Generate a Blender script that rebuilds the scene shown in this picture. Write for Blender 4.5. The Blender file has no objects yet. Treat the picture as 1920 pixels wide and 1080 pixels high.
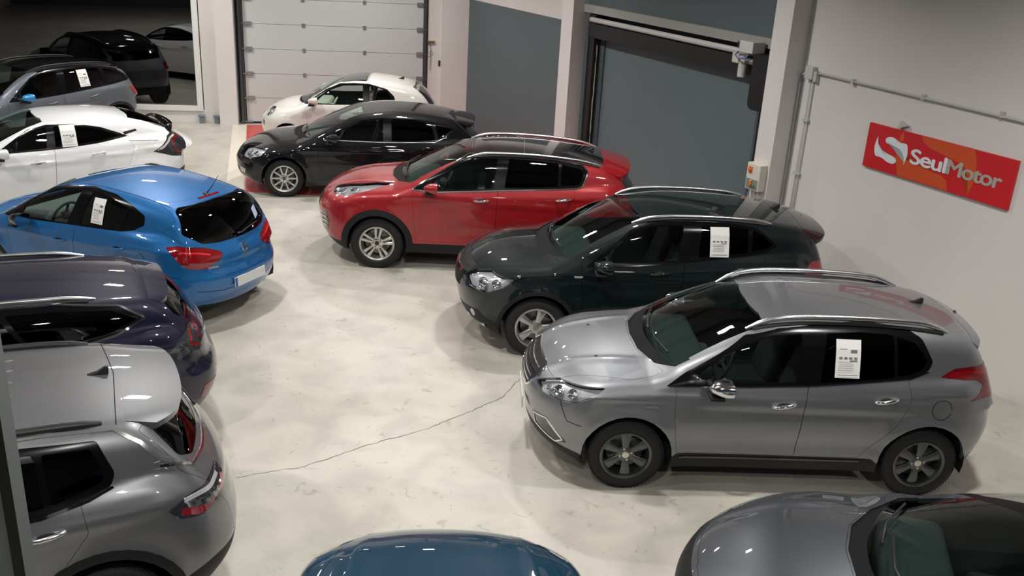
import bpy, bmesh, math, random
import numpy as np
from mathutils import Vector, Matrix
PI = math.pi
C = bpy.context.scene.collection
SC = bpy.context.scene
rnd = random.Random(7)
# ---------------------------------------------------------------- camera
def make_camera(f, pitch, roll, h):
    cam = bpy.data.cameras.new('camera'); o = bpy.data.objects.new('camera', cam); C.objects.link(o)
    cam.sensor_width = 36; cam.lens = 36*f/1920; cam.clip_start = .05; cam.clip_end = 200
    cp, sp = math.cos(pitch), math.sin(pitch); c, s = math.cos(roll), math.sin(roll)
    fw = Vector((0, cp, -sp)); up = Vector((0, sp, cp)); rt = Vector((1, 0, 0))
    r2 = c*rt+s*up; u2 = -s*rt+c*up
    m = Matrix((r2, u2, -fw)).transposed().to_4x4(); m.translation = (0, 0, h)
    o.matrix_world = m; SC.camera = o
make_camera(1787, math.radians(21.12), math.radians(3.18), 4.51)
SC.view_settings.view_transform = 'Standard'; SC.view_settings.look = 'None'
SC.view_settings.gamma = 1.0; SC.view_settings.use_curve_mapping = False
SC.view_settings.exposure = 0.28
w = bpy.data.worlds.new('night'); SC.world = w; w.use_nodes = True
w.node_tree.nodes['Background'].inputs[0].default_value = (.012, .016, .022, 1)
w.node_tree.nodes['Background'].inputs[1].default_value = .25
LIGHTS = [(-9.5, 15.5), (-5.6, 14.2), (-1.6, 15.6), (-7.4, 18.8), (-3.2, 18.9), (-8.6, 9.6), (-3.6, 10.2), (0.6, 11.6),  # pair nearest the back wall added to brighten the wall and door
          (-4.6, 4.4), (-.6, 7.2), (3.6, 7.0), (-.4, 2.2), (3.4, 1.2), (-9.0, 3.6)]
LZ = 5.2
def lamp_light(x, y, e=80):
    l = bpy.data.lights.new('lamp_light', 'AREA'); l.shape = 'RECTANGLE'; l.size = .34; l.size_y = .18
    l.energy = e; l.color = (1.0, .965, .92); l.spread = math.radians(146)
    o = bpy.data.objects.new('lamp_light', l); C.objects.link(o); o.location = (0, 0, -.075)
    return o
# ---------------------------------------------------------------- materials
MATS = {}
def mat(name, color=(.5, .5, .5), rough=.5, metal=0., coat=0., spec=.5, emit=None, es=1., coat_rough=.03, noise=None, flake=0):
    if name in MATS: return MATS[name]
    m = bpy.data.materials.new(name); m.use_nodes = True; nt = m.node_tree; b = nt.nodes['Principled BSDF']
    b.inputs['Base Color'].default_value = (*color, 1); b.inputs['Roughness'].default_value = rough
    b.inputs['Metallic'].default_value = metal; b.inputs['Coat Weight'].default_value = coat
    b.inputs['Coat Roughness'].default_value = coat_rough; b.inputs['Specular IOR Level'].default_value = spec
    if emit: b.inputs['Emission Color'].default_value = (*emit, 1); b.inputs['Emission Strength'].default_value = es
    if noise:
        sc, amt = noise
        tc = nt.nodes.new('ShaderNodeTexCoord'); n = nt.nodes.new('ShaderNodeTexNoise'); n.inputs['Scale'].default_value = sc; n.inputs['Detail'].default_value = 6
        r = nt.nodes.new('ShaderNodeMapRange'); r.inputs['To Min'].default_value = 1-amt; r.inputs['To Max'].default_value = 1+amt
        mx = nt.nodes.new('ShaderNodeMix'); mx.data_type = 'RGBA'; mx.blend_type = 'MULTIPLY'; mx.inputs[0].default_value = 1
        mx.inputs[6].default_value = (*color, 1)
        nt.links.new(tc.outputs['Object'], n.inputs['Vector']); nt.links.new(n.outputs['Fac'], r.inputs['Value'])
        nt.links.new(r.outputs[0], mx.inputs[7]); nt.links.new(mx.outputs[2], b.inputs['Base Color'])
    if flake:
        tc = nt.nodes.new('ShaderNodeTexCoord'); v = nt.nodes.new('ShaderNodeTexNoise'); v.inputs['Scale'].default_value = 900
        bp = nt.nodes.new('ShaderNodeBump'); bp.inputs['Strength'].default_value = flake; bp.inputs['Distance'].default_value = .001
        nt.links.new(tc.outputs['Object'], v.inputs['Vector']); nt.links.new(v.outputs['Fac'], bp.inputs['Height']); nt.links.new(bp.outputs[0], b.inputs['Normal'])
    MATS[name] = m; return m
def glass(name, tint=(.8, .85, .83), ior=1.5, rough=0.):
    if name in MATS: return MATS[name]
    m = bpy.data.materials.new(name); m.use_nodes = True; nt = m.node_tree; nt.nodes.clear()
    o = nt.nodes.new('ShaderNodeOutputMaterial'); mx = nt.nodes.new('ShaderNodeMixShader')
    t = nt.nodes.new('ShaderNodeBsdfTransparent'); t.inputs[0].default_value = (*tint, 1)
    g = nt.nodes.new('ShaderNodeBsdfGlossy'); g.inputs['Roughness'].default_value = rough; g.inputs[0].default_value = (1, 1, 1, 1)
    f = nt.nodes.new('ShaderNodeFresnel'); ge = nt.nodes.new('ShaderNodeNewGeometry')   # thin pane: same reflectance from both sides
    ma = nt.nodes.new('ShaderNodeMath'); ma.operation = 'MULTIPLY_ADD'; ma.inputs[1].default_value = 1/ior-ior; ma.inputs[2].default_value = ior
    nt.links.new(ge.outputs['Backfacing'], ma.inputs[0]); nt.links.new(ma.outputs[0], f.inputs[0])
    nt.links.new(f.outputs[0], mx.inputs[0]); nt.links.new(t.outputs[0], mx.inputs[1]); nt.links.new(g.outputs[0], mx.inputs[2])
    nt.links.new(mx.outputs[0], o.inputs[0]); MATS[name] = m; return m
BLACK = mat('satin_black', (.012, .012, .013), .45)
GLOSSBLACK = mat('gloss_black', (.006, .006, .007), .08, coat=1)
FRAMEBLACK = mat('frame_black', (.004, .004, .005), .2, spec=.16)
PLASTIC = mat('black_plastic', (.009, .0095, .0105), .55, spec=.3)
MATTE = mat('matte_black_plastic', (.006, .006, .007), .7, spec=.15)
RUBBER = mat('tyre_rubber', (.014, .014, .015), .7, spec=.35)
CHROME = mat('chrome', (.82, .83, .85), .12, 1)
ALU = mat('brushed_aluminium', (.72, .73, .74), .28, 1)
DARK = mat('interior_dark', (.024, .026, .027), .8, spec=.2)
VOID = mat('dark_void', (.004, .004, .004), .9)
SEAT = mat('seat_fabric', (.018, .018, .02), .9, spec=.15, noise=(40, .3))
BEIGE = mat('cream_trim', (.55, .5, .42), .6)
CARD = mat('white_paper', (.83, .83, .81), .7)
INK = mat('grey_print', (.16, .16, .17), .8)
REDLENS = mat('red_lens', (.22, .004, .008), .12, coat=1, coat_rough=.02)
DARKRED = mat('dark_red_lens', (.13, .004, .008), .1, coat=1, coat_rough=.02)
CLEARLENS = mat('silver_lens', (.55, .56, .58), .3, .25, coat=1)
FILM = glass('clear_film', (.90, .91, .92), 1.25, .05)
SMOKELENS = mat('smoked_lens', (.03, .03, .035), .08, coat=1)
WSGLASS = glass('windscreen_glass', (.66, .86, .80), 1.62)
SIDEGLASS = glass('side_glass', (.78, .84, .82), 1.5)
PRIVACY = glass('privacy_glass', (.035, .04, .042), 1.5)
LAMPGLASS = glass('lamp_glass', (.93, .94, .95), 1.5)
PLATEW = mat('plate_white', (.62, .63, .62), .35)
PLATEB = mat('plate_blue', (.02, .07, .38), .35)
# ---------------------------------------------------------------- plain mesh helpers
def empty(name, loc=(0, 0, 0), rz=0., label=None, cat=None, group=None):
    o = bpy.data.objects.new(name, None); C.objects.link(o); o.location = loc; o.rotation_euler = (0, 0, rz)
    o.empty_display_size = .2
    return tag(o, label, cat, group)
def tag(o, label=None, cat=None, group=None, kind=None):
    for k, v in (('label', label), ('category', cat), ('group', group), ('kind', kind)):
        if v: o[k] = v
    return o
class MB:
    def __init__(s): s.bm = bmesh.new(); s.mi = 0
    def box(s, c, d, rot=None, bev=0., seg=2, mi=0):
        n0 = len(s.bm.faces)
        r = bmesh.ops.create_cube(s.bm, size=1); vs = r['verts']
        for v in vs: v.co = Vector((v.co.x*d[0], v.co.y*d[1], v.co.z*d[2]))
        if bev > 0:
            es = list({e for v in vs for e in v.link_edges})
            rr = bmesh.ops.bevel(s.bm, geom=es, offset=bev, segments=seg, affect='EDGES', profile=.5); vs = list({v for f in rr['faces'] for v in f.verts}|{v for v in vs if v.is_valid})
        M = (rot.to_4x4() if rot is not None else Matrix()); M = Matrix.Translation(c) @ M
        allv = list({v for f in list(s.bm.faces)[n0:] for v in f.verts})
        for v in allv: v.co = M @ v.co
        for f in list(s.bm.faces)[n0:]: f.material_index = mi
        return s
    def tube(s, pts, r, n=8, closed=False, cap=True, mi=0):
        pts = [Vector(p) for p in pts]; m = len(pts); rings = []; up = Vector((0, 0, 1))
        for i, p in enumerate(pts):
            a = pts[(i-1) % m] if (closed or i > 0) else p; b = pts[(i+1) % m] if (closed or i < m-1) else p
            t = (b-a).normalized(); q = up if abs(t.z) < .95 else Vector((1, 0, 0))
            x = t.cross(q).normalized(); y = x.cross(t).normalized(); rr = r[i] if isinstance(r, (list, tuple)) else r
            rings.append([s.bm.verts.new(p+(x*math.cos(2*PI*k/n)+y*math.sin(2*PI*k/n))*rr) for k in range(n)])
        for i in range(m if closed else m-1):
            A, B = rings[i], rings[(i+1) % m]
            for k in range(n):
                f = s.bm.faces.new((A[k], A[(k+1) % n], B[(k+1) % n], B[k])); f.smooth = True; f.material_index = mi
        if cap and not closed:
            s.bm.faces.new(rings[0][::-1]).material_index = mi; s.bm.faces.new(rings[-1]).material_index = mi
        return s
    def lathe(s, prof, n=40, axis='y', c=(0, 0, 0), closed=False, mi=0):
        """profile of (radius, height along axis)"""
        rings = []
        for r, h in prof:
            ring = []
            for k in range(n):
                a = 2*PI*k/n; u, v = r*math.cos(a), r*math.sin(a)
                p = (u, h, v) if axis == 'y' else ((u, v, h) if axis == 'z' else (h, u, v))
                ring.append(s.bm.verts.new(Vector(p)+Vector(c)))
            rings.append(ring)
        m = len(rings)
        for i in range(m if closed else m-1):
            A, B = rings[i], rings[(i+1) % m]
            for k in range(n):
                f = s.bm.faces.new((A[k], B[k], B[(k+1) % n], A[(k+1) % n])); f.smooth = True; f.material_index = mi
        return s
    def cap(s, r, h, n=40, axis='y', c=(0, 0, 0), mi=0):
        vs = []
        for k in range(n):
            a = 2*PI*k/n; u, v = r*math.cos(a), r*math.sin(a)
            p = (u, h, v) if axis == 'y' else ((u, v, h) if axis == 'z' else (h, u, v)); vs.append(s.bm.verts.new(Vector(p)+Vector(c)))
        s.bm.faces.new(vs).material_index = mi; return s
    def ball(s, c, r, sc=(1, 1, 1), u=16, v=10, M=None, mi=0):
        n0 = len(s.bm.faces); q = bmesh.ops.create_uvsphere(s.bm, u_segments=u, v_segments=v, radius=r)
        for w_ in q['verts']:
            p = Vector((w_.co.x*sc[0], w_.co.y*sc[1], w_.co.z*sc[2])); w_.co = (M @ p if M else p)+Vector(c)
        for f in list(s.bm.faces)[n0:]: f.smooth = True; f.material_index = mi
        return s
    def prism(s, poly, h0, h1, fn, mi=0):
        """polygon (a,b) extruded between h0 and h1, fn(a,b,h)->point"""
        A = [s.bm.verts.new(fn(a, b, h0)) for a, b in poly]; B = [s.bm.verts.new(fn(a, b, h1)) for a, b in poly]; n = len(poly)
        s.bm.faces.new(A[::-1]).material_index = mi; s.bm.faces.new(B).material_index = mi
        for i in range(n): s.bm.faces.new((A[i], A[(i+1) % n], B[(i+1) % n], B[i])).material_index = mi
        return s
    def build(s, name, m, parent=None, smooth=False, bevel=0., recalc=True):
        if recalc: bmesh.ops.recalc_face_normals(s.bm, faces=s.bm.faces)
        me = bpy.data.meshes.new(name); s.bm.to_mesh(me); s.bm.free()
        for q in (m if isinstance(m, (list, tuple)) else [m]): me.materials.append(q)
        if smooth:
            me.polygons.foreach_set('use_smooth', [True]*len(me.polygons)); me.set_sharp_from_angle(angle=math.radians(38))
        o = bpy.data.objects.new(name, me); C.objects.link(o)
        if parent: o.parent = parent
        if bevel:
            b = o.modifiers.new('bevel', 'BEVEL'); b.width = bevel; b.segments = 2; b.limit_method = 'ANGLE'
        return o
def box(name, c, d, m, parent=None, bev=0., rot=None, kind=None):
    o = MB().box(c, d, rot, bev).build(name, m, parent)
    if kind: o['kind'] = kind
    return o
# ---------------------------------------------------------------- numeric helpers
def interp(pts):
    xs = np.array([p[0] for p in pts], float); ys = np.array([p[1] for p in pts], float)
    n = len(xs); h = np.diff(xs); d = np.diff(ys)/h
    m = np.zeros(n)
    if n == 2: m[:] = d[0]
    else:
        for i in range(1, n-1):
            w = h[i-1]/(h[i-1]+h[i]); m[i] = d[i-1]*(1-w)+d[i]*w
        m[0] = 1.5*d[0]-.5*m[1]; m[-1] = 1.5*d[-1]-.5*m[-2]
    def f(x):
        x = np.asarray(x, float)
        i = np.clip(np.searchsorted(xs, x)-1, 0, n-2)
        t = (x-xs[i])/h[i]; tc = np.clip(t, 0, 1)
        h00 = 2*tc**3-3*tc**2+1; h10 = tc**3-2*tc**2+tc; h01 = -2*tc**3+3*tc**2; h11 = tc**3-tc**2
        y = h00*ys[i]+h10*h[i]*m[i]+h01*ys[i+1]+h11*h[i]*m[i+1]
        y = y+np.where(t > 1, (t-1)*h[i]*m[i+1], 0)+np.where(t < 0, t*h[i]*m[i], 0)
        return y
    tx = np.linspace(xs[0]-1.2, xs[-1]+1.2, 3200); ty = f(tx); td = np.gradient(ty, tx)
    def g(x): return np.interp(x, tx, ty)
    g.d = lambda x: np.interp(x, tx, td)
    return g
def smax(a, b, k):
    h = np.maximum(k-np.abs(a-b), 0)/k
    return np.maximum(a, b)+h*h*k*.25
def smin(a, b, k): return -smax(-a, -b, k)
def dnum(f, x): return f.d(x)

class Shape:
    """signed field of a car body in car space (x rearwards from front axle, h=|y|, z up)"""
    def __init__(s, d):
        s.d = d
        for k in ('front', 'rear', 'top', 'plan', 'sec', 'ws', 'roof', 'rg', 'ghw'): setattr(s, k, interp(d[k]))
        s.arch = d['arch']; s.wb = d['wb']
        s.cr = [(interp(c[0]), c[1], c[2]) for c in d.get('crease', [])]
    def f(s, P):
        d = s.d; x = P[:, 0]; h = np.sqrt(P[:, 1]**2+1e-8); z = P[:, 2]
        w = s.plan(x)
        side = w*s.sec(z)
        for fz, amp, wid in s.cr: side = side+amp*np.exp(-((z-fz(x))/wid)**2)
        R = s.arch[0]
        for cx in (0, s.wb):
            r = np.sqrt((x-cx)**2+(z-s.arch[1])**2)
            side = side+d.get('flare', .018)*np.exp(-((r-R)/.07)**2)
        fs = h-side
        wn = h/d['W']
        top = (z-(s.top(x)-d['crown']*wn**2*np.clip((d['cowl']+.25-x)/.3, 0, 1)))
        for hy, amp, wid in d.get('hoodline', []):
            top = top-amp*np.exp(-((h-hy(x))/wid)**2)*np.clip((d['cowl']-x)/.3, 0, 1)
        top = top/np.sqrt(1+dnum(s.top, x)**2)
        ff = (s.front(z)+d['bf'][0]*wn**d['bf'][1]-x)/np.sqrt(1+dnum(s.front, z)**2)
        fr = (x-(s.rear(z)-d['br'][0]*wn**d['br'][1]))/np.sqrt(1+dnum(s.rear, z)**2)
        low = smax(fs, top, d.get('kst', .10))
        low = smax(low, ff, d.get('kf', .16)); low = smax(low, fr, d.get('kr', .22))
        gh = h-(s.ghw(x)-d['tum']*(z-d['gz'])-d.get('tc', .12)*(z-d['gz'])**2)
        gh = gh/np.sqrt(1+d['tum']**2)
        rf = z-(s.roof(x)-d['rcrown']*(h/.6)**2)
        w_ = (s.ws(z)+d['wsb']*h**2-x)/np.sqrt(1+dnum(s.ws, z)**2)
        g_ = (x-(s.rg(z)-d['rgb']*h**2))/np.sqrt(1+dnum(s.rg, z)**2)
        g = smax(gh, rf, d.get('kroof', .16))
        g = smax(g, w_, d.get('kws', .06)); g = smax(g, g_, d.get('krg', .09))
        g = smax(g, (d['gz']-.22)-z, .04)
        return smin(low, g, d.get('kgh', .035))
    def grad(s, P, e=.004):
        g = np.zeros_like(P)
        for i in range(3):
            D = np.zeros(3); D[i] = e
            g[:, i] = s.f(P+D)-s.f(P-D)
        g[np.abs(P[:, 1]) < 1e-5, 1] = 0
        return g/(np.linalg.norm(g, axis=1)[:, None]+1e-12)
    def shoot(s, O, E, outside_in=False, n=48):
        """first crossing from O (inside) to E (outside)"""
        N = len(O); lo = np.zeros(N); hi = np.ones(N); found = np.zeros(N, bool)
        ts = np.linspace(0, 1, n)
        if outside_in:
            prev = np.ones(N)
            for t in ts[::-1]:
                v = s.f(O+(E-O)*t); m = (~found) & (v < 0); lo[m] = t; hi[m] = np.minimum(t+1/(n-1), 1); found |= m
        else:
            for t in ts[1:]:
                v = s.f(O+(E-O)*t); m = (~found) & (v > 0); hi[m] = t; lo[m] = t-1/(n-1); found |= m
        for _ in range(16):
            mid = (lo+hi)/2; v = s.f(O+(E-O)*mid[:, None]); ins = v < 0
            lo = np.where(ins, mid, lo); hi = np.where(ins, hi, mid)
        return O+(E-O)*((lo+hi)/2)[:, None], found
    def pts(s, proj, uv, side=1):
        """3-D points on the body under 2-D points seen along an axis; side=+1/-1 picks y sign for S"""
        uv = np.asarray(uv, float); n = len(uv); O = np.zeros((n, 3)); E = np.zeros((n, 3))
        if proj == 'S': O[:] = np.c_[uv[:, 0], np.zeros(n), uv[:, 1]]; E[:] = O; E[:, 1] = 1.3
        elif proj == 'T': O[:] = np.c_[uv[:, 0], uv[:, 1], np.full(n, .45)]; E[:] = O; E[:, 2] = 2.1
        elif proj == 'F': O[:] = np.c_[np.full(n, 1.6), uv[:, 0], uv[:, 1]]; E[:] = O; E[:, 0] = -1.5
        elif proj == 'R': O[:] = np.c_[np.full(n, 1.6), uv[:, 0], uv[:, 1]]; E[:] = O; E[:, 0] = 4.6
        else:
            sg = -1 if proj == 'A' else 1; q = .7071
            U_ = np.array([-sg*q, q, 0]); D_ = np.array([sg*q, q, 0])
            c = U_*uv[:, :1]+np.array([0, 0, 1.])*uv[:, 1:2]; O = c+D_*(1.6 if proj == 'B' else .1); E = c+D_*(3.4 if proj == 'B' else 1.8)
        P, _ = s.shoot(O, E, outside_in=True, n=80)
        N = s.grad(P)
        if proj == 'S' and side < 0: P[:, 1] *= -1; N[:, 1] *= -1
        return P, N

QH = math.sqrt(.5)
AX = {'S': ((1, 0, 0), (0, 0, 1), (0, 1, 0)), 'T': ((1, 0, 0), (0, 1, 0), (0, 0, 1)), 'F': ((0, 1, 0), (0, 0, 1), (-1, 0, 0)),
      'R': ((0, 1, 0), (0, 0, 1), (1, 0, 0)), 'A': ((QH, QH, 0), (0, 0, 1), (-QH, QH, 0)), 'B': ((-QH, QH, 0), (0, 0, 1), (QH, QH, 0))}
AX = {k: tuple(Vector(q) for q in v) for k, v in AX.items()}
def p3(proj, pts): 
    a = AX[proj]; return [(Vector(p[:3]).dot(a[0]), Vector(p[:3]).dot(a[1])) for p in pts]
def inpoly(poly, u, v):
    c = False; n = len(poly); j = n-1
    for i in range(n):
        xi, yi = poly[i]; xj, yj = poly[j]
        if (yi > v) != (yj > v) and u < (xj-xi)*(v-yi)/(yj-yi)+xi: c = not c
        j = i
    return c
def rpoly(pts, r=.03, n=4):
    """polygon with rounded corners; a point may carry its own radius"""
    out = []; m = len(pts)
    for i in range(m):
        p = Vector(pts[i][:2]); rr = pts[i][2] if len(pts[i]) > 2 else r
        a = Vector(pts[i-1][:2])-p; b = Vector(pts[(i+1) % m][:2])-p
        if rr <= 0 or a.length < 1e-6 or b.length < 1e-6: out.append((p.x, p.y)); continue
        t = min(rr, a.length*.45, b.length*.45)
        A = p+a.normalized()*t; B = p+b.normalized()*t
        for k in range(n+1):
            s = k/n; q = A*(1-s)**2+p*2*s*(1-s)+B*s*s; out.append((q.x, q.y))
    return out
def circ(cx, cz, r, n=28, rz=None):
    rz = rz or r
    return [(cx+r*math.cos(2*PI*i/n), cz+rz*math.sin(2*PI*i/n)) for i in range(n)]

def half_mesh(S, step=.055):
    d = S.d; x0, x1 = d['xf']-.12, d['xr']+.12; W = d['W']+.12; z0, z1 = .12, d['H']+.15
    nx = int((x1-x0)/step); ny = int(W/.06*.055/step); nz = int((z1-z0)/.045*.055/step)
    vid = {}; V = []; F = []
    def v(i, j, k):
        key = (i, j, k)
        if key not in vid: vid[key] = len(V); V.append((x0+(x1-x0)*i/nx, W*j/ny, z0+(z1-z0)*k/nz))
        return vid[key]
    for i in range(nx):
        for j in range(ny): F.append((v(i, j, nz), v(i+1, j, nz), v(i+1, j+1, nz), v(i, j+1, nz)))
        for k in range(nz): F.append((v(i, ny, k), v(i, ny, k+1), v(i+1, ny, k+1), v(i+1, ny, k)))
    for j in range(ny):
        for k in range(nz):
            F.append((v(0, j, k), v(0, j, k+1), v(0, j+1, k+1), v(0, j+1, k)))
            F.append((v(nx, j, k), v(nx, j+1, k), v(nx, j+1, k+1), v(nx, j, k+1)))
    E = np.array(V); O = E.copy(); O[:, 1] = 0; O[:, 2] = .56
    O[:, 0] = np.clip(E[:, 0], .12, d['xr']-.75)
    P, ok = S.shoot(O, E)
    P[E[:, 1] < 1e-6, 1] = 0
    return P, F

class Cutter:
    def __init__(s, S):
        s.S = S; P, F = half_mesh(S, S.d.get('step', .055))
        s.bm = bmesh.new(); vs = [s.bm.verts.new(p) for p in P]
        for f in F:
            try: s.bm.faces.new([vs[i] for i in f])
            except ValueError: pass
        s.bm.normal_update()
        c = [f for f in s.bm.faces if f.calc_center_median().z > 1.0 and abs(f.normal.z) > .8]
        if c and sum(f.normal.z for f in c) < 0:
            bmesh.ops.reverse_faces(s.bm, faces=s.bm.faces[:]); s.bm.normal_update()
        s.lay = s.bm.faces.layers.int.new('rg')
    def facing(s, f, proj, lim):
        return f.normal.dot(AX[proj][2]) > lim
    def cut(s, proj, poly, lim=.1, ok=None):
        U, Vv, D = AX[proj]; bm = s.bm
        us = [p[0] for p in poly]; vs_ = [p[1] for p in poly]
        bb = (min(us)-.01, max(us)+.01, min(vs_)-.01, max(vs_)+.01)
        cand = {}
        def info(f):
            c_ = [(q.co.dot(U), q.co.dot(Vv)) for q in f.verts]; a_ = [q[0] for q in c_]; b_ = [q[1] for q in c_]
            return (c_, min(a_), max(a_), min(b_), max(b_))
        for f in bm.faces:
            if not s.facing(f, proj, lim): continue
            t_ = info(f)
            if t_[1] > bb[1] or t_[2] < bb[0] or t_[3] > bb[3] or t_[4] < bb[2]: continue
            if ok and not ok(f.calc_center_median()): continue
            cand[f] = t_
        n = len(poly)
        for i in range(n):
            a, b = poly[i], poly[(i+1) % n]
            L = math.hypot(b[0]-a[0], b[1]-a[1])
            if L < 1e-5: continue
            nu, nv = -(b[1]-a[1])/L, (b[0]-a[0])/L
            lo_u, hi_u, lo_v, hi_v = min(a[0], b[0]), max(a[0], b[0]), min(a[1], b[1]), max(a[1], b[1])
            sel = []
            for f, t_ in cand.items():
                if t_[1] > hi_u+1e-3 or t_[2] < lo_u-1e-3 or t_[3] > hi_v+1e-3 or t_[4] < lo_v-1e-3: continue
                smin_ = 1e9; smax_ = -1e9; tmin = 1e9; tmax = -1e9
                for q in t_[0]:
                    du = q[0]-a[0]; dv = q[1]-a[1]
                    ss = du*nu+dv*nv; tt = (du*(b[0]-a[0])+dv*(b[1]-a[1]))/L
                    smin_ = min(smin_, ss); smax_ = max(smax_, ss); tmin = min(tmin, tt); tmax = max(tmax, tt)
                if smin_ < -1e-5 and smax_ > 1e-5 and tmax > -.001 and tmin < L+.001: sel.append(f)
            if not sel: continue
            co = U*a[0]+Vv*a[1]; no = U*nu+Vv*nv
            ed = set(e for f in sel for e in f.edges); ve = set(q for f in sel for q in f.verts)
            r = bmesh.ops.bisect_plane(bm, geom=sel+list(ed)+list(ve), dist=1e-5, plane_co=co, plane_no=no)
            for g in sel: cand.pop(g, None)
            for g in sel+list(r['geom']):
                if isinstance(g, bmesh.types.BMFace) and g.is_valid: cand[g] = info(g)
    def assign(s, idx, proj, poly, lim=.1, ok=None, over=None):
        U, Vv, D = AX[proj]; s.bm.normal_update()
        us = [p[0] for p in poly]; vs_ = [p[1] for p in poly]
        bb = (min(us), max(us), min(vs_), max(vs_))
        for f in s.bm.faces:
            cur = f[s.lay]
            if cur != 0 and not (over and cur in over): continue
            if not s.facing(f, proj, lim): continue
            c = f.calc_center_median()
            cu, cv = c.dot(U), c.dot(Vv)
            if cu < bb[0] or cu > bb[1] or cv < bb[2] or cv > bb[3]: continue
            if ok and not ok(c): continue
            if inpoly(poly, cu, cv): f[s.lay] = idx
    def snap(s):
        vs = s.bm.verts[:]; P = np.array([v.co[:] for v in vs]); y0 = np.abs(P[:, 1]) < 1e-5
        for _ in range(3):
            g = s.S.grad(P); P = P-g*np.clip(s.S.f(P), -.01, .01)[:, None]
            P[y0, 1] = 0
        N = s.S.grad(P)
        for v, p in zip(vs, P): v.co = p
        s.bm.verts.index_update(); s.P = P; s.N = N

def extract(cut, ids, mode, gap=0., rim=.014, offset=0., sides=None):
    """mode 'c' = both halves welded; +1/-1 = one side.  returns (verts, faces, normals)"""
    P, N = cut.P, cut.N
    vm = {}; V = []; NN = []; F = []
    def add(i, sgn):
        key = (i, 1 if abs(P[i][1]) < 1e-5 else sgn)
        if key not in vm:
            vm[key] = len(V); p = P[i].copy(); n = N[i].copy(); p[1] *= sgn; n[1] *= sgn
            V.append(p+n*offset); NN.append(n)
        return vm[key]
    sg = (1, -1) if mode == 'c' else (mode,)
    for f in cut.bm.faces:
        if f[cut.lay] not in ids: continue
        idx = [v.index for v in f.verts]
        for g in sg:
            a = [add(i, g) for i in idx]
            F.append(a if g > 0 else a[::-1])
    if not F: return None
    V = np.array(V); NN = np.array(NN)
    cnt = {}
    for a in F:
        for i in range(len(a)):
            e = (a[i], a[(i+1) % len(a)])
            if (e[1], e[0]) in cnt: cnt[(e[1], e[0])] = None
            else: cnt[e] = e
    bd = [e for e in cnt.values() if e]
    if mode != 'c': bd_all = bd; bd = [e for e in bd if abs(V[e[0]][1]) > 1e-4 or abs(V[e[1]][1]) > 1e-4]
    if gap > 0:
        acc = {}
        for a, b in bd:
            e = V[b]-V[a]; l = np.linalg.norm(e)
            if l < 1e-7: continue
            t = np.cross(NN[a], e/l)
            for q in (a, b): acc.setdefault(q, []).append(t)
        for q, ts in acc.items():
            t = np.mean(ts, 0); l = np.linalg.norm(t)
            if l > 1e-6: V[q] = V[q]+t/max(l, .5)*gap
    V = [tuple(p) for p in V]; NN = [tuple(n) for n in NN]; F = list(F)
    if rim > 0:
        for a, b in bd:
            pa, pb = Vector(V[a]), Vector(V[b]); e = pb-pa
            if e.length < 1e-7: continue
            na, nb = Vector(NN[a]), Vector(NN[b]); t = -(na.cross(e)).normalized()
            k = len(V); V += [tuple(pa), tuple(pb), tuple(pb-nb*rim), tuple(pa-na*rim)]; NN += [tuple(t)]*4
            F.append([k+1, k, k+3, k+2])
    return V, F, NN

def mesh_obj(name, V, F, NN, m, parent=None):
    me = bpy.data.meshes.new(name); me.from_pydata(V, [], F); me.update()
    me.polygons.foreach_set('use_smooth', [True]*len(F))
    if NN is not None: me.normals_split_custom_set_from_vertices(NN)
    if m: me.materials.append(m)
    o = bpy.data.objects.new(name, me); C.objects.link(o)
    if parent: o.parent = parent
    return o
# ================================================================= the room
AZA, AZC = math.radians(9.3), math.radians(-61.7)
uA = Vector((math.cos(AZA), math.sin(AZA), 0)); nA = Vector((uA.y, -uA.x, 0)); PA = Vector((-6.18, 20.62, 0))
uC = Vector((math.cos(AZC), math.sin(AZC), 0)); nC = Vector((uC.y, -uC.x, 0)); PC = Vector((-1.251, 21.427, 0))
UP = Vector((0, 0, 1))
def fA(s, n, z): return PA+uA*s+nA*n+UP*z
def fC(s, n, z): return PC+uC*s+nC*n+UP*z
def wb(mb, fr, s0, s1, n0, n1, z0, z1, mi=0):
    return mb.prism([(s0, z0), (s1, z0), (s1, z1), (s0, z1)], n0, n1, lambda a, b, h: fr(a, h, b), mi)
def wbox(name, fr, s0, s1, n0, n1, z0, z1, m, parent=None, kind=None, bevel=0.):
    o = wb(MB(), fr, s0, s1, n0, n1, z0, z1).build(name, m, parent, bevel=bevel)
    if kind: o['kind'] = kind
    return o
def plaster(name, col, rough=.75, scale=1.3, amt=.05, bump=.12):
    m = mat(name, col, rough, noise=(scale, amt)); nt = m.node_tree; b = nt.nodes['Principled BSDF']
    tc = nt.nodes.new('ShaderNodeTexCoord'); n = nt.nodes.new('ShaderNodeTexNoise'); n.inputs['Scale'].default_value = 18; n.inputs['Detail'].default_value = 8
    bp = nt.nodes.new('ShaderNodeBump'); bp.inputs['Strength'].default_value = bump; bp.inputs['Distance'].default_value = .01
    nt.links.new(tc.outputs['Object'], n.inputs['Vector']); nt.links.new(n.outputs['Fac'], bp.inputs['Height']); nt.links.new(bp.outputs[0], b.inputs['Normal'])
    return m
WALL = plaster('white_plaster', (.70, .675, .66)); GREY = plaster('grey_painted_wall', (.105, .135, .145), .6)
CEILM = plaster('ceiling_panel', (.22, .22, .22), .8)
TRIMW = mat('white_lacquer', (.72, .72, .71), .35)
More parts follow.
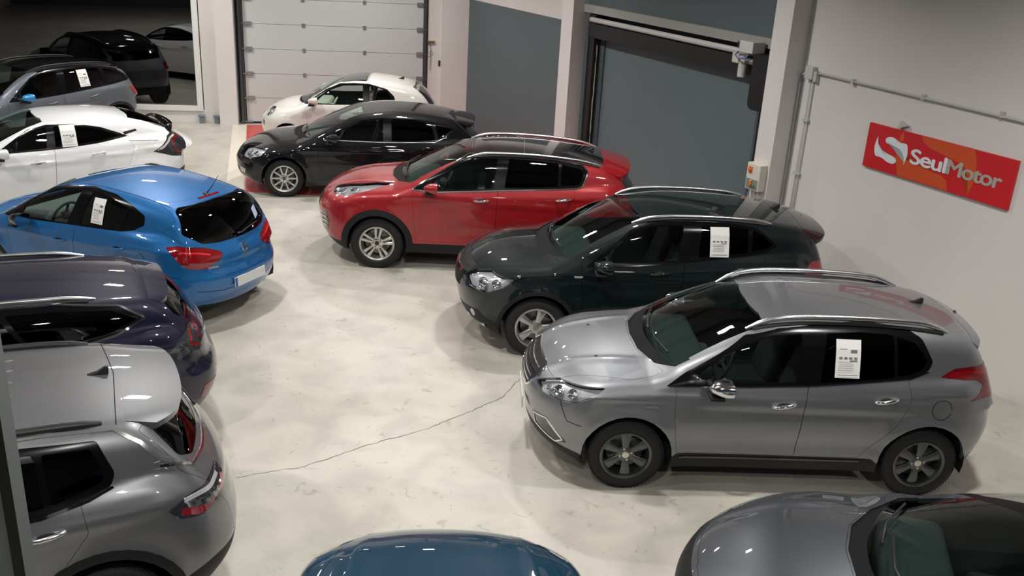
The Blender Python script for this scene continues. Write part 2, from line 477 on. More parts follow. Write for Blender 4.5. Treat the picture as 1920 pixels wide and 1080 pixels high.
# floor: polished pale screed with faint clouding, worn lighter patches and a hairline crack
def floor_mat():
    m = bpy.data.materials.new('polished_screed'); m.use_nodes = True; nt = m.node_tree; b = nt.nodes['Principled BSDF']; L = nt.links.new
    tc = nt.nodes.new('ShaderNodeTexCoord')
    def noise(sc, det, dist=0):
        n = nt.nodes.new('ShaderNodeTexNoise'); n.inputs['Scale'].default_value = sc; n.inputs['Detail'].default_value = det; n.inputs['Distortion'].default_value = dist
        L(tc.outputs['Object'], n.inputs['Vector']); return n
    def ramp(src, pts):
        r = nt.nodes.new('ShaderNodeValToRGB'); e = r.color_ramp.elements
        e[0].position, e[0].color = pts[0][0], (*pts[0][1], 1); e[1].position, e[1].color = pts[-1][0], (*pts[-1][1], 1)
        for p, c in pts[1:-1]: q = e.new(p); q.color = (*c, 1)
        L(src, r.inputs[0]); return r
    a = ramp(noise(.55, 6, .4).outputs['Fac'], [(.3, (.40, .378, .33)), (.5, (.475, .452, .40)), (.7, (.53, .51, .46))])
    bl = ramp(noise(2.1, 9, .6).outputs['Fac'], [(.35, (.86, .86, .86)), (.55, (1, 1, 1)), (.72, (1.06, 1.06, 1.06))])
    mx = nt.nodes.new('ShaderNodeMix'); mx.data_type = 'RGBA'; mx.blend_type = 'MULTIPLY'; mx.inputs[0].default_value = 1
    L(a.outputs[0], mx.inputs[6]); L(bl.outputs[0], mx.inputs[7])
    sp = ramp(noise(7, 12, 1.2).outputs['Fac'], [(.3, (.78, .77, .74)), (.37, (1, 1, 1)), (1, (1, 1, 1))])
    m2 = nt.nodes.new('ShaderNodeMix'); m2.data_type = 'RGBA'; m2.blend_type = 'MULTIPLY'; m2.inputs[0].default_value = 1
    L(mx.outputs[2], m2.inputs[6]); L(sp.outputs[0], m2.inputs[7]); L(m2.outputs[2], b.inputs['Base Color'])
    rr = nt.nodes.new('ShaderNodeMapRange'); rr.inputs['To Min'].default_value = .22; rr.inputs['To Max'].default_value = .6
    L(noise(1.7, 8, .8).outputs['Fac'], rr.inputs['Value']); L(rr.outputs[0], b.inputs['Roughness'])
    bp = nt.nodes.new('ShaderNodeBump'); bp.inputs['Strength'].default_value = .12; bp.inputs['Distance'].default_value = .004
    L(noise(30, 6).outputs['Fac'], bp.inputs['Height']); L(bp.outputs[0], b.inputs['Normal'])
    b.inputs['Specular IOR Level'].default_value = .45
    return m
FLOORM = floor_mat()
pa, pc = fA(-9.5, -.25, 0), fC(19.5, 0, 0)
fl = MB(); vs = [fl.bm.verts.new((x, y, 0)) for x, y in ((-15.6, -5), (13, -5), (13, 24), (-15.6, 24))]; fl.bm.faces.new(vs)
tag(fl.build('floor', FLOORM), kind='structure')
# hairline crack in the screed
cr = [(-2.23, 6.89), (-1.7, 7.12), (-1.2, 7.55), (-.75, 7.85), (-.35, 8.25), (-.02, 8.62), (.19, 9.17)]
cp_ = []
for i in range(len(cr)-1):
    for k in range(12):
        t = k/12; cp_.append((cr[i][0]*(1-t)+cr[i+1][0]*t+rnd.uniform(-.012, .012), cr[i][1]*(1-t)+cr[i+1][1]*t+rnd.uniform(-.012, .012)))
mb = MB()
prev = None
for i, (x, y) in enumerate(cp_):
    wd = rnd.uniform(.0012, .0036); a = (mb.bm.verts.new((x-wd, y+wd, .0015)), mb.bm.verts.new((x+wd, y-wd, .0015)))
    if prev: mb.bm.faces.new((prev[0], prev[1], a[1], a[0]))
    prev = a
tag(mb.build('floor_crack', mat('crack_shadow', (.12, .105, .085), .9)), kind='structure')
# painted bay: red rectangle with a pale border stripe
RED = mat('red_floor_paint', (.52, .07, .065), .4, noise=(3, .12)); PALE = mat('pale_floor_stripe', (.66, .60, .52), .5, noise=(3, .06))
def fquad(name, pts, m, z):
    b_ = MB(); A = [b_.bm.verts.new((x, y, z)) for x, y in pts]; f = b_.bm.faces.new(A); bmesh.ops.triangulate(b_.bm, faces=[f]); return tag(b_.build(name, m), kind='structure')
o_ = fquad('painted_bay', [(-6.02, 20.72), (-4.58, 15.48), (3.6, 15.46), (-1.3, 21.3)], RED, .003)
fquad('bay_stripe', [(-6.30, 20.62), (-4.86, 15.30), (-4.72, 15.34), (-4.60, 15.46), (-6.02, 20.72)], PALE, .0035)
# shell
H = 6.4
wA = MB()
wb(wA, fA, -.38-.35, .0, -.55, -.25, 0, H)
wb(wA, fA, -10.5, -.73, -.55, -.25, 0, .27); wb(wA, fA, -10.5, -.73, -.55, -.25, 3.6, H)
wb(wA, fA, 0, 4.12, -.55, -.25, 3.6, H); wb(wA, fA, 4.12, 5.6, -.55, -.25, 0, H)
tag(wA.build('wall_back', WALL), kind='structure')
wbox('pillar_back', fA, -.38, 0, -.25, 0, 0, H, WALL, kind='structure')
wbox('pillar_back', fA, 4.42, 5.2, -.25, -.02, 0, H, WALL, kind='structure')
# big shop window in the back wall: night outside, room mirrored in the pane
win = empty('window_1', fA(-5, -.25, 0)); win['kind'] = 'structure'
def rel(o, root): o.location = -root.location; o.parent = root; return o
rel(wbox('window_frame', fA, -.87, -.75, -.42, -.21, .25, 3.65, TRIMW), win)
rel(wbox('window_sill', fA, -10.5, -.87, -.42, -.21, .25, .35, TRIMW), win)
rel(wbox('window_head', fA, -10.5, -.87, -.42, -.21, 3.55, 3.65, TRIMW), win)
rel(wbox('mullion', fA, -6.2, -6.12, -.40, -.24, .35, 3.55, TRIMW), win)
rel(wbox('window_pane', fA, -10.5, -.87, -.335, -.32, .33, 3.57, glass('shop_glass', (.5, .5, .5), 2.1)), win)
wbox('night_lot', fA, -11, .0, -4.5, -4.4, 0, 4, mat('night', (.003, .004, .005), .9), kind='structure')  # upright black slab added as the darkness outside the pane
# sectional garage door
GD = mat('door_sandwich_panel', (.56, .58, .575), .45, noise=(2, .03)); HW = mat('zinc_hardware', (.33, .34, .35), .4, .7)
dr = empty('door_1', fA(2.1, -.25, 0)); dr['kind'] = 'structure'
for i in range(7):
    z0 = .04+.528*i
    p = rel(wbox('door_section', fA, .17, 4.02, -.30, -.255, z0, z0+.521, GD, bevel=.004), dr)
    for s in (1.44, 2.74):
        if i: rel(wbox('hinge', fA, s-.035, s+.035, -.255, -.235, z0-.04, z0+.035, HW), dr)
    for s, g in ((.28, 1), (3.93, -1)):
        if i:
            rel(wb(wb(MB(), fA, s-.06, s+.07, -.255, -.215, z0-.035, z0+.04), fA, s-g*.12-.02, s-g*.12+.05, -.24, -.20, z0-.015, z0+.01).build('roller_bracket', HW), dr)
for s in (.10, 4.06):
    rel(wb(wb(MB(), fA, s-.02, s+.02, -.25, -.17, 0, 3.7), fA, s-.045, s+.06, -.25, -.235, 0, 3.7).build('guide_rail', mat('rail_steel', (.10, .105, .11), .4, .6)), dr)
rel(wbox('bottom_seal', fA, .22, 4.02, -.30, -.25, 0, .045, BLACK), dr)
rel(wbox('door_lock', fA, .05, .3, -.235, -.20, .03, .06, HW), dr)
# latch cord and small fittings on the pier right of the door
t = empty('cord_cleat', fA(4.17, -.22, 1.9), label='small brass cord cleat with hanging cord beside the garage door', cat='cleat')
rel(wbox('bracket', fA, 4.10, 4.27, -.25, -.20, 1.88, 1.92, mat('brass', (.5, .33, .12), .4, 1)), t)
rel(MB().tube([fA(4.17, -.21, 1.88), fA(4.18, -.21, 1.6), fA(4.17, -.21, 1.3)], .006).build('cord', PLASTIC), t)
rel(MB().tube([fA(4.08, -.21, 1.62), fA(4.14, -.19, 1.68), fA(4.22, -.21, 1.7)], .008).build('hook', HW), t)
sw = wbox('light_switch', fA, 4.36, 4.40, -.25, -.23, 1.38, 1.50, PLASTIC)
tag(sw, 'small black key switch on the pier right of the garage door', 'switch')
# two small grey socket posts at the wall foot
for s, lb in ((-.79, 'small grey metal bollard box at the wall foot, nearer the shop window'), (-.47, 'small grey metal bollard box at the wall foot, nearer the garage door')):
    t = empty('floor_box', fA(s, -.15, 0), label=lb, cat='box', group='grey boxes at the wall foot')
    rel(wbox('box_body', fA, s-.045, s+.045, -.23, -.12, 0, .15, mat('grey_steel', (.18, .21, .22), .5)), t)
    rel(wbox('box_lid', fA, s-.07, s+.07, -.25, -.10, .15, .17, mat('grey_steel'), bevel=.004), t)
# ---- right wall
wC = MB()
wb(wC, fC, -.3, 4.8, -.3, 0, 2.86, H); wb(wC, fC, -.3, 4.8, -.34, 0, 0, 2.86, 1)
wb(wC, fC, 4.8, 9.9, -.3, .0, 3.22, H, 1); wb(wC, fC, 9.9, 20, -.3, 0, 0, H)
tag(wC.build('wall_right', [WALL, GREY]), kind='structure')
wbox('pillar_right', fC, 4.48, 4.86, -.05, .3, 0, H, WALL, kind='structure')
wbox('pillar_right', fC, 9.84, 10.16, -.05, .3, 0, H, WALL, kind='structure')
wbox('trim_1', fC, 4.86, 9.84, -.28, .08, 3.09, 3.22, mat('pale_lintel', (.34, .34, .32), .7), kind='structure')
# roll-up door
rd = empty('door_2', fC(7.3, 0, 0)); rd['kind'] = 'structure'
CUR = mat('grey_curtain_panel', (.115, .15, .165), .55, noise=(1.2, .06)); FR = mat('grey_frame_steel', (.07, .09, .10), .5)
rel(wbox('door_leaf', fC, 5.3, 9.5, -.12, -.06, 0, 2.75, CUR), rd)
rel(wbox('door_stile', fC, 5.28, 5.42, -.06, -.03, 0, 2.72, FR), rd)
rel(wbox('door_stile', fC, 9.42, 9.62, -.10, .0, 0, 2.72, FR), rd)
rel(wbox('guide_channel', fC, 5.12, 5.28, -.1, .10, 0, 3.07, BLACK), rd)
rel(wbox('guide_channel', fC, 9.62, 9.84, -.1, .14, 0, 2.9, BLACK), rd)
rel(wbox('side_plate', fC, 5.02, 5.12, -.1, .12, 0, 3.09, FR), rd)
rel(wbox('barrel_cover', fC, 5.1, 9.6, -.1, .12, 2.70, 2.93, mat('barrel_black', (.012, .012, .012), .5)), rd)
rel(MB().tube([fC(5.15, .10, 2.99), fC(9.45, .10, 2.99)], .042, 14).build('barrel_tube', mat('pale_tube', (.62, .62, .60), .4)), rd)
rel(wbox('back_board', fC, 5.1, 9.8, -.2, -.1, 2.72, 3.1, mat('dark_board', (.04, .05, .055), .6)), rd)
rel(MB().prism(rpoly([(9.52, 2.30, .1), (9.84, 2.30, .1), (9.84, 3.02, .04), (9.52, 3.02, .04)], .05), .0, .28, lambda a, b, h: fC(a, h, b)).build('end_housing', mat('housing_black', (.009, .009, .01), .5)), rd)
# peeling sealant line beside the left channel
sm = MB(); sm.tube([fC(5.30+rnd.uniform(-.008, .008), .04, .3+.12*i) for i in range(20)], [rnd.uniform(.004, .014) for _ in range(20)], 6)
rel(sm.build('sealant', mat('old_sealant', (.45, .40, .33), .9)), rd)
# motor unit
t = empty('door_motor', fC(9.2, .2, 2.9), label='pale grey motor unit at the right end of the roll-up door barrel', cat='motor')
PB = mat('grey_plastic_box', (.55, .55, .53), .5)
rel(wbox('control_box', fC, 9.28, 9.55, .12, .34, 3.02, 3.17, PB, bevel=.01), t)
rel(MB().tube([fC(9.26, .22, 2.96), fC(9.26, .22, 2.68)], [.06, .055], 14).build('motor_body', PB, smooth=True), t)
rel(wbox('gearbox', fC, 9.12, 9.25, .14, .30, 2.86, 2.99, mat('cream_box', (.6, .57, .5), .5), bevel=.008), t)
rel(MB().tube([fC(9.3, .2, 2.90), fC(9.6, .2, 2.90)], .045, 12).build('shaft', HW), t)
rel(wbox('black_relay', fC, 9.10, 9.2, .12, .22, 3.05, 3.13, BLACK), t)
rel(MB().tube([fC(9.25, .3, 3.02), fC(9.2, .33, 2.97), fC(9.3, .34, 2.93), fC(9.4, .3, 2.95), fC(9.45, .3, 3.02)], .012).build('cable', mat('blue_cable', (.15, .22, .4), .5)), t)
# wall control box with orange buttons
t = empty('control_panel', fC(9.98, .3, 1.4), label='cream door control box with orange knobs on the pillar', cat='control box')
CB = mat('cream_plastic', (.68, .65, .57), .45)
rel(wbox('casing', fC, 9.86, 10.12, .3, .42, 1.30, 1.66, CB, bevel=.012), t)
rel(wbox('switch_plate', fC, 9.88, 10.10, .42, .424, 1.32, 1.45, mat('plate_grey', (.22, .24, .27), .5)), t)
def knob(s, z, c, r=.022): rel(MB().tube([fC(s, .42, z), fC(s, .45, z)], r, 14).build('knob', mat('knob_'+c, {'orange': (.75, .16, .02), 'green': (.05, .25, .08), 'yellow': (.7, .5, .03)}[c], .4)), t)
rel(wbox('knob_plate', fC, 9.90, 9.97, .42, .43, 1.53, 1.61, mat('knob_orange', (.75, .16, .02), .4)), t)
knob(9.935, 1.57, 'orange'); knob(9.98, 1.385, 'orange', .026); knob(9.985, 1.43, 'yellow', .014); knob(10.04, 1.37, 'green', .015)
for i, s in enumerate((9.90, 9.95, 10.0, 10.05)):
    rel(MB().tube([fC(s, .36, 1.30), fC(s+.02*(i-1.5), .35, 1.2), fC(s+.03, .31, 1.05), fC(s+.03, .31, .2)], .009).build('cable', PB), t)
# conduit run on the white wall
CO = mat('conduit_grey', (.50, .49, .48), .5)
t = empty('cable_conduit', fC(10.4, 0, 2.9), label='thin grey cable conduit with junction box above the red sign', cat='conduit')
rel(wbox('junction_box', fC, 10.28, 10.42, 0, .08, 2.82, 2.98, PB, bevel=.008), t)
rel(wbox('clamp_plate', fC, 10.42, 10.47, 0, .06, 2.80, 2.93, CO), t)
rel(MB().tube([fC(10.42, .03, 2.91), fC(14.2, .03, 2.87)], .014).build('conduit_pipe', CO), t)
rel(MB().tube([fC(10.40, .025, 2.82), fC(10.40, .025, .1)], .011).build('conduit_pipe', CO), t)
rel(MB().tube([fC(10.36, .025, 2.82), fC(10.355, .025, .1)], .009).build('conduit_pipe', CO), t)
rel(MB().tube([fC(10.28, .03, 2.88), fC(10.20, .03, 2.86), fC(10.18, .03, 2.75), fC(10.18, .03, .1)], .016).build('conduit_pipe', CO), t)
for z in (.9, 1.6, 2.3): rel(wbox('conduit_clip', fC, 10.33, 10.43, 0, .045, z-.015, z+.015, CO), t)
for s in (11.05, 12.1, 13.1): rel(wbox('conduit_clip', fC, s-.02, s+.02, 0, .05, 2.87, 2.93, CO), t)
hk = MB().prism([(0, 0), (.13, .05), (.02, .09)], .0, .05, lambda a, b, h: fC(11.85+a, h, 2.50+b)).build('wall_bracket', CO)
tag(hk, 'small triangular metal bracket on the white wall above the red sign', 'bracket')
# skirting line, other walls, ceiling
wbox('wall_left', lambda s, n, z: Vector((-14.6+n, s, z)), -5, 22, -.3, 0, 0, H, WALL, kind='structure')
wbox('wall_front', lambda s, n, z: Vector((s, -4.4-n, z)), -15, 13, 0, .3, 0, H, GREY, kind='structure')
cl = MB(); vs = [cl.bm.verts.new((x, y, H-.15)) for x, y in ((-15, -4.6), (13, -4.6), (13, 24), (-15, 24))]; cl.bm.faces.new(vs)
tag(cl.build('ceiling', CEILM), kind='structure')
BEAM = mat('steel_beam_grey', (.10, .105, .11), .6)
for i, y in enumerate((-1, 2.6, 6.2, 9.8, 13.4, 17, 20.4)):
    tag(MB().box((-1, y, H-.37), (28, .14, .40)).build('ceiling_beam', BEAM), kind='structure')
LD = mat('lamp_diffuser', (1, 1, 1), .5, emit=(1, .97, .93), es=26)
for i, (x, y) in enumerate(LIGHTS):
    t = empty('ceiling_lamp', (x, y, LZ), label='rectangular LED high-bay lamp hanging under the ceiling', cat='lamp', group='high-bay lamps')
    MB().box((0, 0, 0), (.5, .3, .09), bev=.012).build('lamp_housing', ALU, t)
    MB().box((0, 0, -.048), (.42, .22, .012)).build('diffuser', LD, t)
    MB().tube([(0, 0, .04), (0, 0, H-.3-LZ)], .008).build('hanger', HW, t)
    lamp_light(x, y).parent = t
# ---- red company sign
SGX, SGZ = 11.43, 1.967
def fs(u, v, h): return fC(SGX+u, .035+h, SGZ+v)
sg = empty('wall_sign', fC(12.4, 0, 2.2), label='red SeulMotor sign board with white swirl logo on the wall', cat='sign')
SR = mat('sign_red', (.60, .014, .022), .35); SO = mat('sign_orange', (.62, .085, .022), .35); SW = mat('sign_white', (.75, .80, .84), .4); SGY = mat('sign_greige', (.42, .40, .35), .4)
rel(MB().prism([(0, 0), (1.98, 0), (1.98, .52), (0, .52)], -.03, 0, fs).build('board', SR), sg)
def smoothp(pts, n=5):
    out = []; m = len(pts)
    for i in range(m):
        p0, p1, p2, p3 = [Vector(pts[(i+k-1) % m]) for k in range(4)]
        for k in range(n):
            t = k/n; q = .5*((2*p1)+(-p0+p2)*t+(2*p0-5*p1+4*p2-p3)*t*t+(-p0+3*p1-3*p2+p3)*t**3); out.append((min(max(q.x, .004), 1.976), min(max(q.y, .004), .516)))
    return out
def flat(name, poly, h, m, par, fn):
    b_ = MB(); vs = [b_.bm.verts.new(fn(a, b, h)) for a, b in poly]; f = b_.bm.faces.new(vs); bmesh.ops.triangulate(b_.bm, faces=[f]); f0 = b_.bm.faces[:]
    r = bmesh.ops.extrude_face_region(b_.bm, geom=f0); ev = [g for g in r['geom'] if isinstance(g, bmesh.types.BMVert)]
    d = fn(0, 0, h-.0015)-fn(0, 0, h)
    bmesh.ops.translate(b_.bm, verts=ev, vec=d); o = b_.build(name, m); return rel(o, par)
oA = [(.453, .288), (.471, .177), (.534, .006), (.9, .006), (1.231, .006), (1.198, .107), (1.128, .15), (.977, .173), (.815, .175), (.697, .188), (.531, .233), (.472, .261)]
oS = [(.506, .515), (.478, .47), (.46, .404), (.528, .393), (.528, .449)]
oB = [(.76, .515), (.799, .456), (.883, .414), (1.009, .392), (1.133, .371), (1.278, .346), (1.378, .311), (1.449, .211), (1.472, .118), (1.482, .01), (1.52, .151), (1.529, .289), (1.511, .4), (1.458, .515), (1.1, .515)]
for p in (oA, oS, oB): flat('swirl_pattern', p, .002, SO, sg, fs)
l1 = [(.161, .383), (.141, .315), (.136, .239), (.167, .16), (.222, .158), (.279, .153), (.325, .132), (.383, .119), (.449, .124), (.479, .157), (.461, .19), (.39, .211), (.292, .22), (.224, .253), (.181, .303), (.167, .342)]
l2 = [(.276, .36), (.289, .394), (.345, .416), (.413, .41), (.459, .378), (.576, .383), (.606, .333), (.618, .263), (.605, .197), (.592, .147), (.582, .213), (.541, .277), (.474, .314), (.378, .324), (.302, .334)]
for p in (l1, l2): flat('logo_swirl', smoothp(p), .004, SW, sg, fs)
def text_mesh(body, width, height, bold=.018, spacing=.92):
    cu = bpy.data.curves.new('text', 'FONT'); cu.body = body; cu.size = 1; cu.offset = bold; cu.extrude = .004; cu.space_character = spacing
    o = bpy.data.objects.new('text', cu); C.objects.link(o); bpy.context.view_layer.update()
    me = bpy.data.meshes.new_from_object(o.evaluated_get(bpy.context.evaluated_depsgraph_get())); bpy.data.objects.remove(o)
    xs = [v.co.x for v in me.vertices]; ys = [v.co.y for v in me.vertices]
    sx = width/(max(xs)-min(xs)); sy = height/(max(ys)-min(ys)); x0, y0 = min(xs), min(ys)
    for v in me.vertices: v.co = ((v.co.x-x0)*sx, (v.co.y-y0)*sy, v.co.z)
    return me
def place_text(me, fn, u0, v0, h, m, par, name):
    for v in me.vertices: v.co = fn(u0+v.co.x, v0+v.co.y, h+v.co.z*.3)
    me.materials.clear(); me.materials.append(m); o = bpy.data.objects.new(name, me); C.objects.link(o); return rel(o, par)
for body_, wd_, ht_, u_, m_ in (('Seul', .480, .166, .674, SW), ('Motor', .675, .158, 1.174, SGY)):
    for k_, (du, dv) in enumerate(((-.008, 0), (.008, 0), (0, .005), (0, -.004))):
        place_text(text_mesh(body_, wd_, ht_, 0), fs, u_+du, .187+dv, .005+.0004*k_, m_, sg, 'lettering')
# window post of the mezzanine right beside the viewpoint
wbox('trim_2', lambda s, n, z: Vector((s, n, z)), -.918, -.896, 1.48, 1.52, 2.6, 6.2, mat('post_grey', (.07, .078, .078), .5), kind='structure')
wbox('trim_3', lambda s, n, z: Vector((s, n, z)), -1.20, -.918, 1.49, 1.53, 2.6, 6.2, mat('pale_panel', (.75, .84, .86), .5), kind='structure')
# ================================================================= cars
def components(V, F, NN):
    """split a mesh into its loose pieces (rim quads share positions, so join by rounded position)"""
    par = {}
    def find(a):
        while par[a] != a: par[a] = par[par[a]]; a = par[a]
        return a
    key = [tuple(round(c*2000) for c in v) for v in V]
    for k in key: par.setdefault(k, k)
    for f in F:
        a = find(key[f[0]])
        for i in f[1:]: par[find(key[i])] = a
    grp = {}
    for f in F: grp.setdefault(find(key[f[0]]), []).append(f)
    out = []
    for fs_ in sorted(grp.values(), key=len):
        if len(fs_) < 6: continue
        ids = sorted({i for f in fs_ for i in f}); m = {i: k for k, i in enumerate(ids)}
        out.append(([V[i] for i in ids], [[m[i] for i in f] for f in fs_], [NN[i] for i in ids]))
    return out
def ribbon(S, proj, line, w, lift, name, m, parent, sides=(1, -1), thick=.0, step=.035, taper=False, closed=False):
    """strip of width w following the body under a 2-D polyline, standing proud by lift"""
    pts = []
    ln = [Vector(p[:2]) for p in line]
    if closed: ln.append(ln[0])
    for a, b in zip(ln[:-1], ln[1:]):
        k = max(1, int((b-a).length/step))
        for i in range(k): pts.append(a+(b-a)*i/k)
    pts.append(ln[-1])
    P, N = S.pts(proj, [(p.x, p.y) for p in pts])
    for sd in sides:
        V = []; F = []
        Q = P.copy(); M_ = N.copy(); Q[:, 1] *= sd; M_[:, 1] *= sd
        n = len(Q); base = len(V)
        for i in range(n):
            t = Vector(Q[min(i+1, n-1)]-Q[max(i-1, 0)]).normalized(); nn = Vector(M_[i]); b = nn.cross(t).normalized()
            ww = w*(1 if not taper else max(.15, math.sin(PI*min(1, max(0, i/(n-1))))**.5)); p = Vector(Q[i])
            for o_, l_ in ((-.5, -.004), (-.42, lift), (.42, lift), (.5, -.004)): V.append(tuple(p+b*ww*o_+nn*l_))
        for i in range(n-1):
            for k in range(3):
                a = base+4*i+k; f = [a, a+1, a+5, a+4]; F.append(f if sd > 0 else f[::-1])
        me = bpy.data.meshes.new(name); me.from_pydata(V, [], F); me.polygons.foreach_set('use_smooth', [True]*len(F)); me.set_sharp_from_angle(angle=.7)
        me.materials.append(m); o = bpy.data.objects.new(name, me); C.objects.link(o); o.parent = parent

def make_rim(r, w, kind, m):
    """alloy rim, wheel plane XZ, outer face towards -Y"""
    mb = MB(); y = -w/2
    mb.lathe([(r+.012, y+.004), (r+.012, y-.004), (r+.002, y-.007), (r-.012, y+.0), (r-.018, y+.02), (r-.03, y+.06), (r-.04, w/2-.01), (r+.01, w/2)], 48)
    n, style = kind['n'], kind['style']; a0 = kind.get('a0', PI/2)
    hub = kind.get('hub', .068); yd = y+kind.get('dish', .028)
    def spoke(a, w0, w1, off0=0., off1=0., t=.02):
        ca, sa = math.cos(a), math.sin(a); rows = []; K = 6
        for i in range(K):
            q = i/(K-1); rr = hub*.75+(r-.012-hub*.75)*q; wd = w0+(w1-w0)*q**1.3; of = off0+(off1-off0)*q
            yy = yd-.018*math.sin(PI*q*.6)+(.010*q)
            row = []
            for u, dz in ((-.5, t), (-.5, .002), (-.34, -.005), (0, 0.001 if style == 'groove' else -.006), (.34, -.005), (.5, .002), (.5, t)):
                tx = of+u*wd; row.append(mb.bm.verts.new((ca*rr-sa*tx, yy+dz, sa*rr+ca*tx)))
            rows.append(row)
        for i in range(K-1):
            for k in range(6): mb.bm.faces.new((rows[i][k], rows[i][k+1], rows[i+1][k+1], rows[i+1][k]))
    for i in range(n):
        a = a0+2*PI*i/n
        if style == 'twin':
            s_ = kind.get('split', .045)
            spoke(a, .030, kind.get('w1', .042), .018, s_); spoke(a, .030, kind.get('w1', .042), -.018, -s_)
        elif style == 'broad':
            spoke(a, .052, kind.get('w1', .105))
        else: spoke(a, .05, kind.get('w1', .06))
    mb.lathe([(hub+.01, yd+.03), (hub+.008, yd+.0), (hub-.012, yd-.008), (.034, yd-.010)], 28); mb.cap(.034, yd-.010, 28)
    bmesh.ops.recalc_face_normals(mb.bm, faces=mb.bm.faces)
    return mb, yd

WHEELS = {}
def wheel_set(car, d):
    r_t, r_r, w = d['tyre']; key = d['wheel']['name']
    if key not in WHEELS:
        k = d['wheel']; rm = mat('rim_'+key, k['col'], k.get('rough', .3), .9)
        mb = MB(); hw = w/2
        prof = [(r_r+.006, -hw+.012), (r_r+.02, -hw+.0), (r_r+.045, -hw-.006), (r_t-.035, -hw-.002), (r_t-.012, -hw+.012), (r_t-.003, -hw+.03), (r_t, 0), (r_t-.003, hw-.03), (r_t-.012, hw-.012), (r_t-.035, hw+.002), (r_r+.02, hw), (r_r+.006, hw-.012)]
        mb.lathe(prof, 56)
        for i in range(90):   # shoulder tread blocks
            a = 2*PI*i/90
            for yy in (-hw+.020, hw-.020):
                M_ = Matrix.Rotation(-a, 3, 'Y'); mb.box(M_ @ Vector((r_t-.0065, yy, 0)), (.012, .024, .013), rot=M_)
        for g in (-.03, .03): mb.lathe([(r_t+.001, g-.004), (r_t+.001, g+.004)], 56)
        bmesh.ops.recalc_face_normals(mb.bm, faces=mb.bm.faces)
        me_t = mb.build('tyre', RUBBER, smooth=True, recalc=False)
        rb, yd = make_rim(r_r, w-.01, k, rm); rim = rb.build('rim', rm, me_t, smooth=True, recalc=False)
        cp_ = MB().lathe([(.032, yd-.008), (.030, yd-.016), (.02, yd-.018)], 24).cap(.02, yd-.018, 24).build('hub_cap', mat('cap_'+key, k.get('cap', (.6, .6, .6)), .3, .8), me_t, smooth=True)
        nn = k.get('nuts', 5); nuts = []
        n0 = MB().tube([(0, yd+.004, 0), (0, yd-.012, 0)], .0095, 6).build('lug_nut', mat('nut_'+key, k.get('nut', (.5, .5, .5)), .3, .9), me_t)
        for i in range(nn):
            a = PI/2+2*PI*i/nn+.3; q = n0 if i == 0 else n0.copy()
            if i: C.objects.link(q); q.parent = me_t
            q.location = (math.cos(a)*.052, 0, math.sin(a)*.052); nuts.append(q)
        db = MB().lathe([(.05, .0), (r_r-.055, .0), (r_r-.055, .022), (.05, .022)], 36, closed=True); db.box((0.09, .012, .09), (.1, .05, .07))
        disc = db.build('brake_disc', mat('brake_steel', (.20, .20, .21), .4, .8), me_t, smooth=True)
        bk = MB().cap(r_r-.01, .05, 36).build('backing', VOID, me_t)
        WHEELS[key] = [me_t, rim, cp_, disc, bk]+nuts; first = True
    else: first = False
    src = WHEELS[key]; yw = d['W']*2*.5-d.get('inset', .035)-w/2
    for i, (x, sd) in enumerate(((0, -1), (d['wb'], -1), (0, 1), (d['wb'], 1))):
        if first and i == 0: root = src[0]; root.name = 'wheel'
        else:
            root = src[0].copy(); C.objects.link(root)
            root.name = 'wheel'
            for c in src[1:]: q = c.copy(); C.objects.link(q); q.parent = root
        root.parent = car; root.location = (x, sd*yw, r_t-.001)
        root.rotation_euler = (0, rnd.uniform(-.25, .25) if not (i < 2) else d['wheel'].get('turn', (0, 0))[i], 0 if sd < 0 else PI)

def mirror_part(car, S, d, sd, m):
    x, h, z = d['mirror'][:3]; mb = MB()
    # shell: blunt teardrop, open face to the rear
    n = 14; rows = []
    for i in range(n+1):
        t = i/n; xx = -.085+.17*t; rr = .94*(max(0., 1-((1-t))**2.4))**.5
        row = []
        for k in range(18):
            a = 2*PI*k/18; ca, sa = math.cos(a), math.sin(a)
            cy = math.copysign(abs(ca)**.75, ca)*.125*rr; cz = math.copysign(abs(sa)**.8, sa)*(.078)*rr
            row.append(mb.bm.verts.new((x+xx*(1+.15*ca), sd*(h+cy+.05*(t)*0), z+cz+.012*ca)))
        rows.append(row)
    for i in range(n):
        for k in range(18):
            f = mb.bm.faces.new((rows[i][k], rows[i][(k+1) % 18], rows[i+1][(k+1) % 18], rows[i+1][k])); f.smooth = True
    o = mb.build('mirror_cap', m, smooth=True); 
    g = MB(); vs = [g.bm.verts.new(Vector(v.co)+Vector((-.004, 0, 0))) for v in o.data.vertices[-18:]]; g.bm.faces.new(vs)
    gl = g.build('mirror_glass', mat('mirror_glass', (.5, .5, .52), .03, 1), o)
    P, N = S.pts('S', [(x-.05, d['mirror'][3])])
    b = Vector(P[0]); b.y *= sd
    arm = MB().tube([b, b+Vector((.0, sd*.05, .0)), Vector((x+.0, sd*(h-.10), z-.035))], [.028, .024, .03], 10).build('mirror_arm', BLACK, o, smooth=True)
    lb = MB().box((x-.02, sd*h, z-.072), (.12, .17, .03), bev=.012).build('mirror_base', PLASTIC, o)
    o.parent = car; o.name = 'side_mirror'
    return o

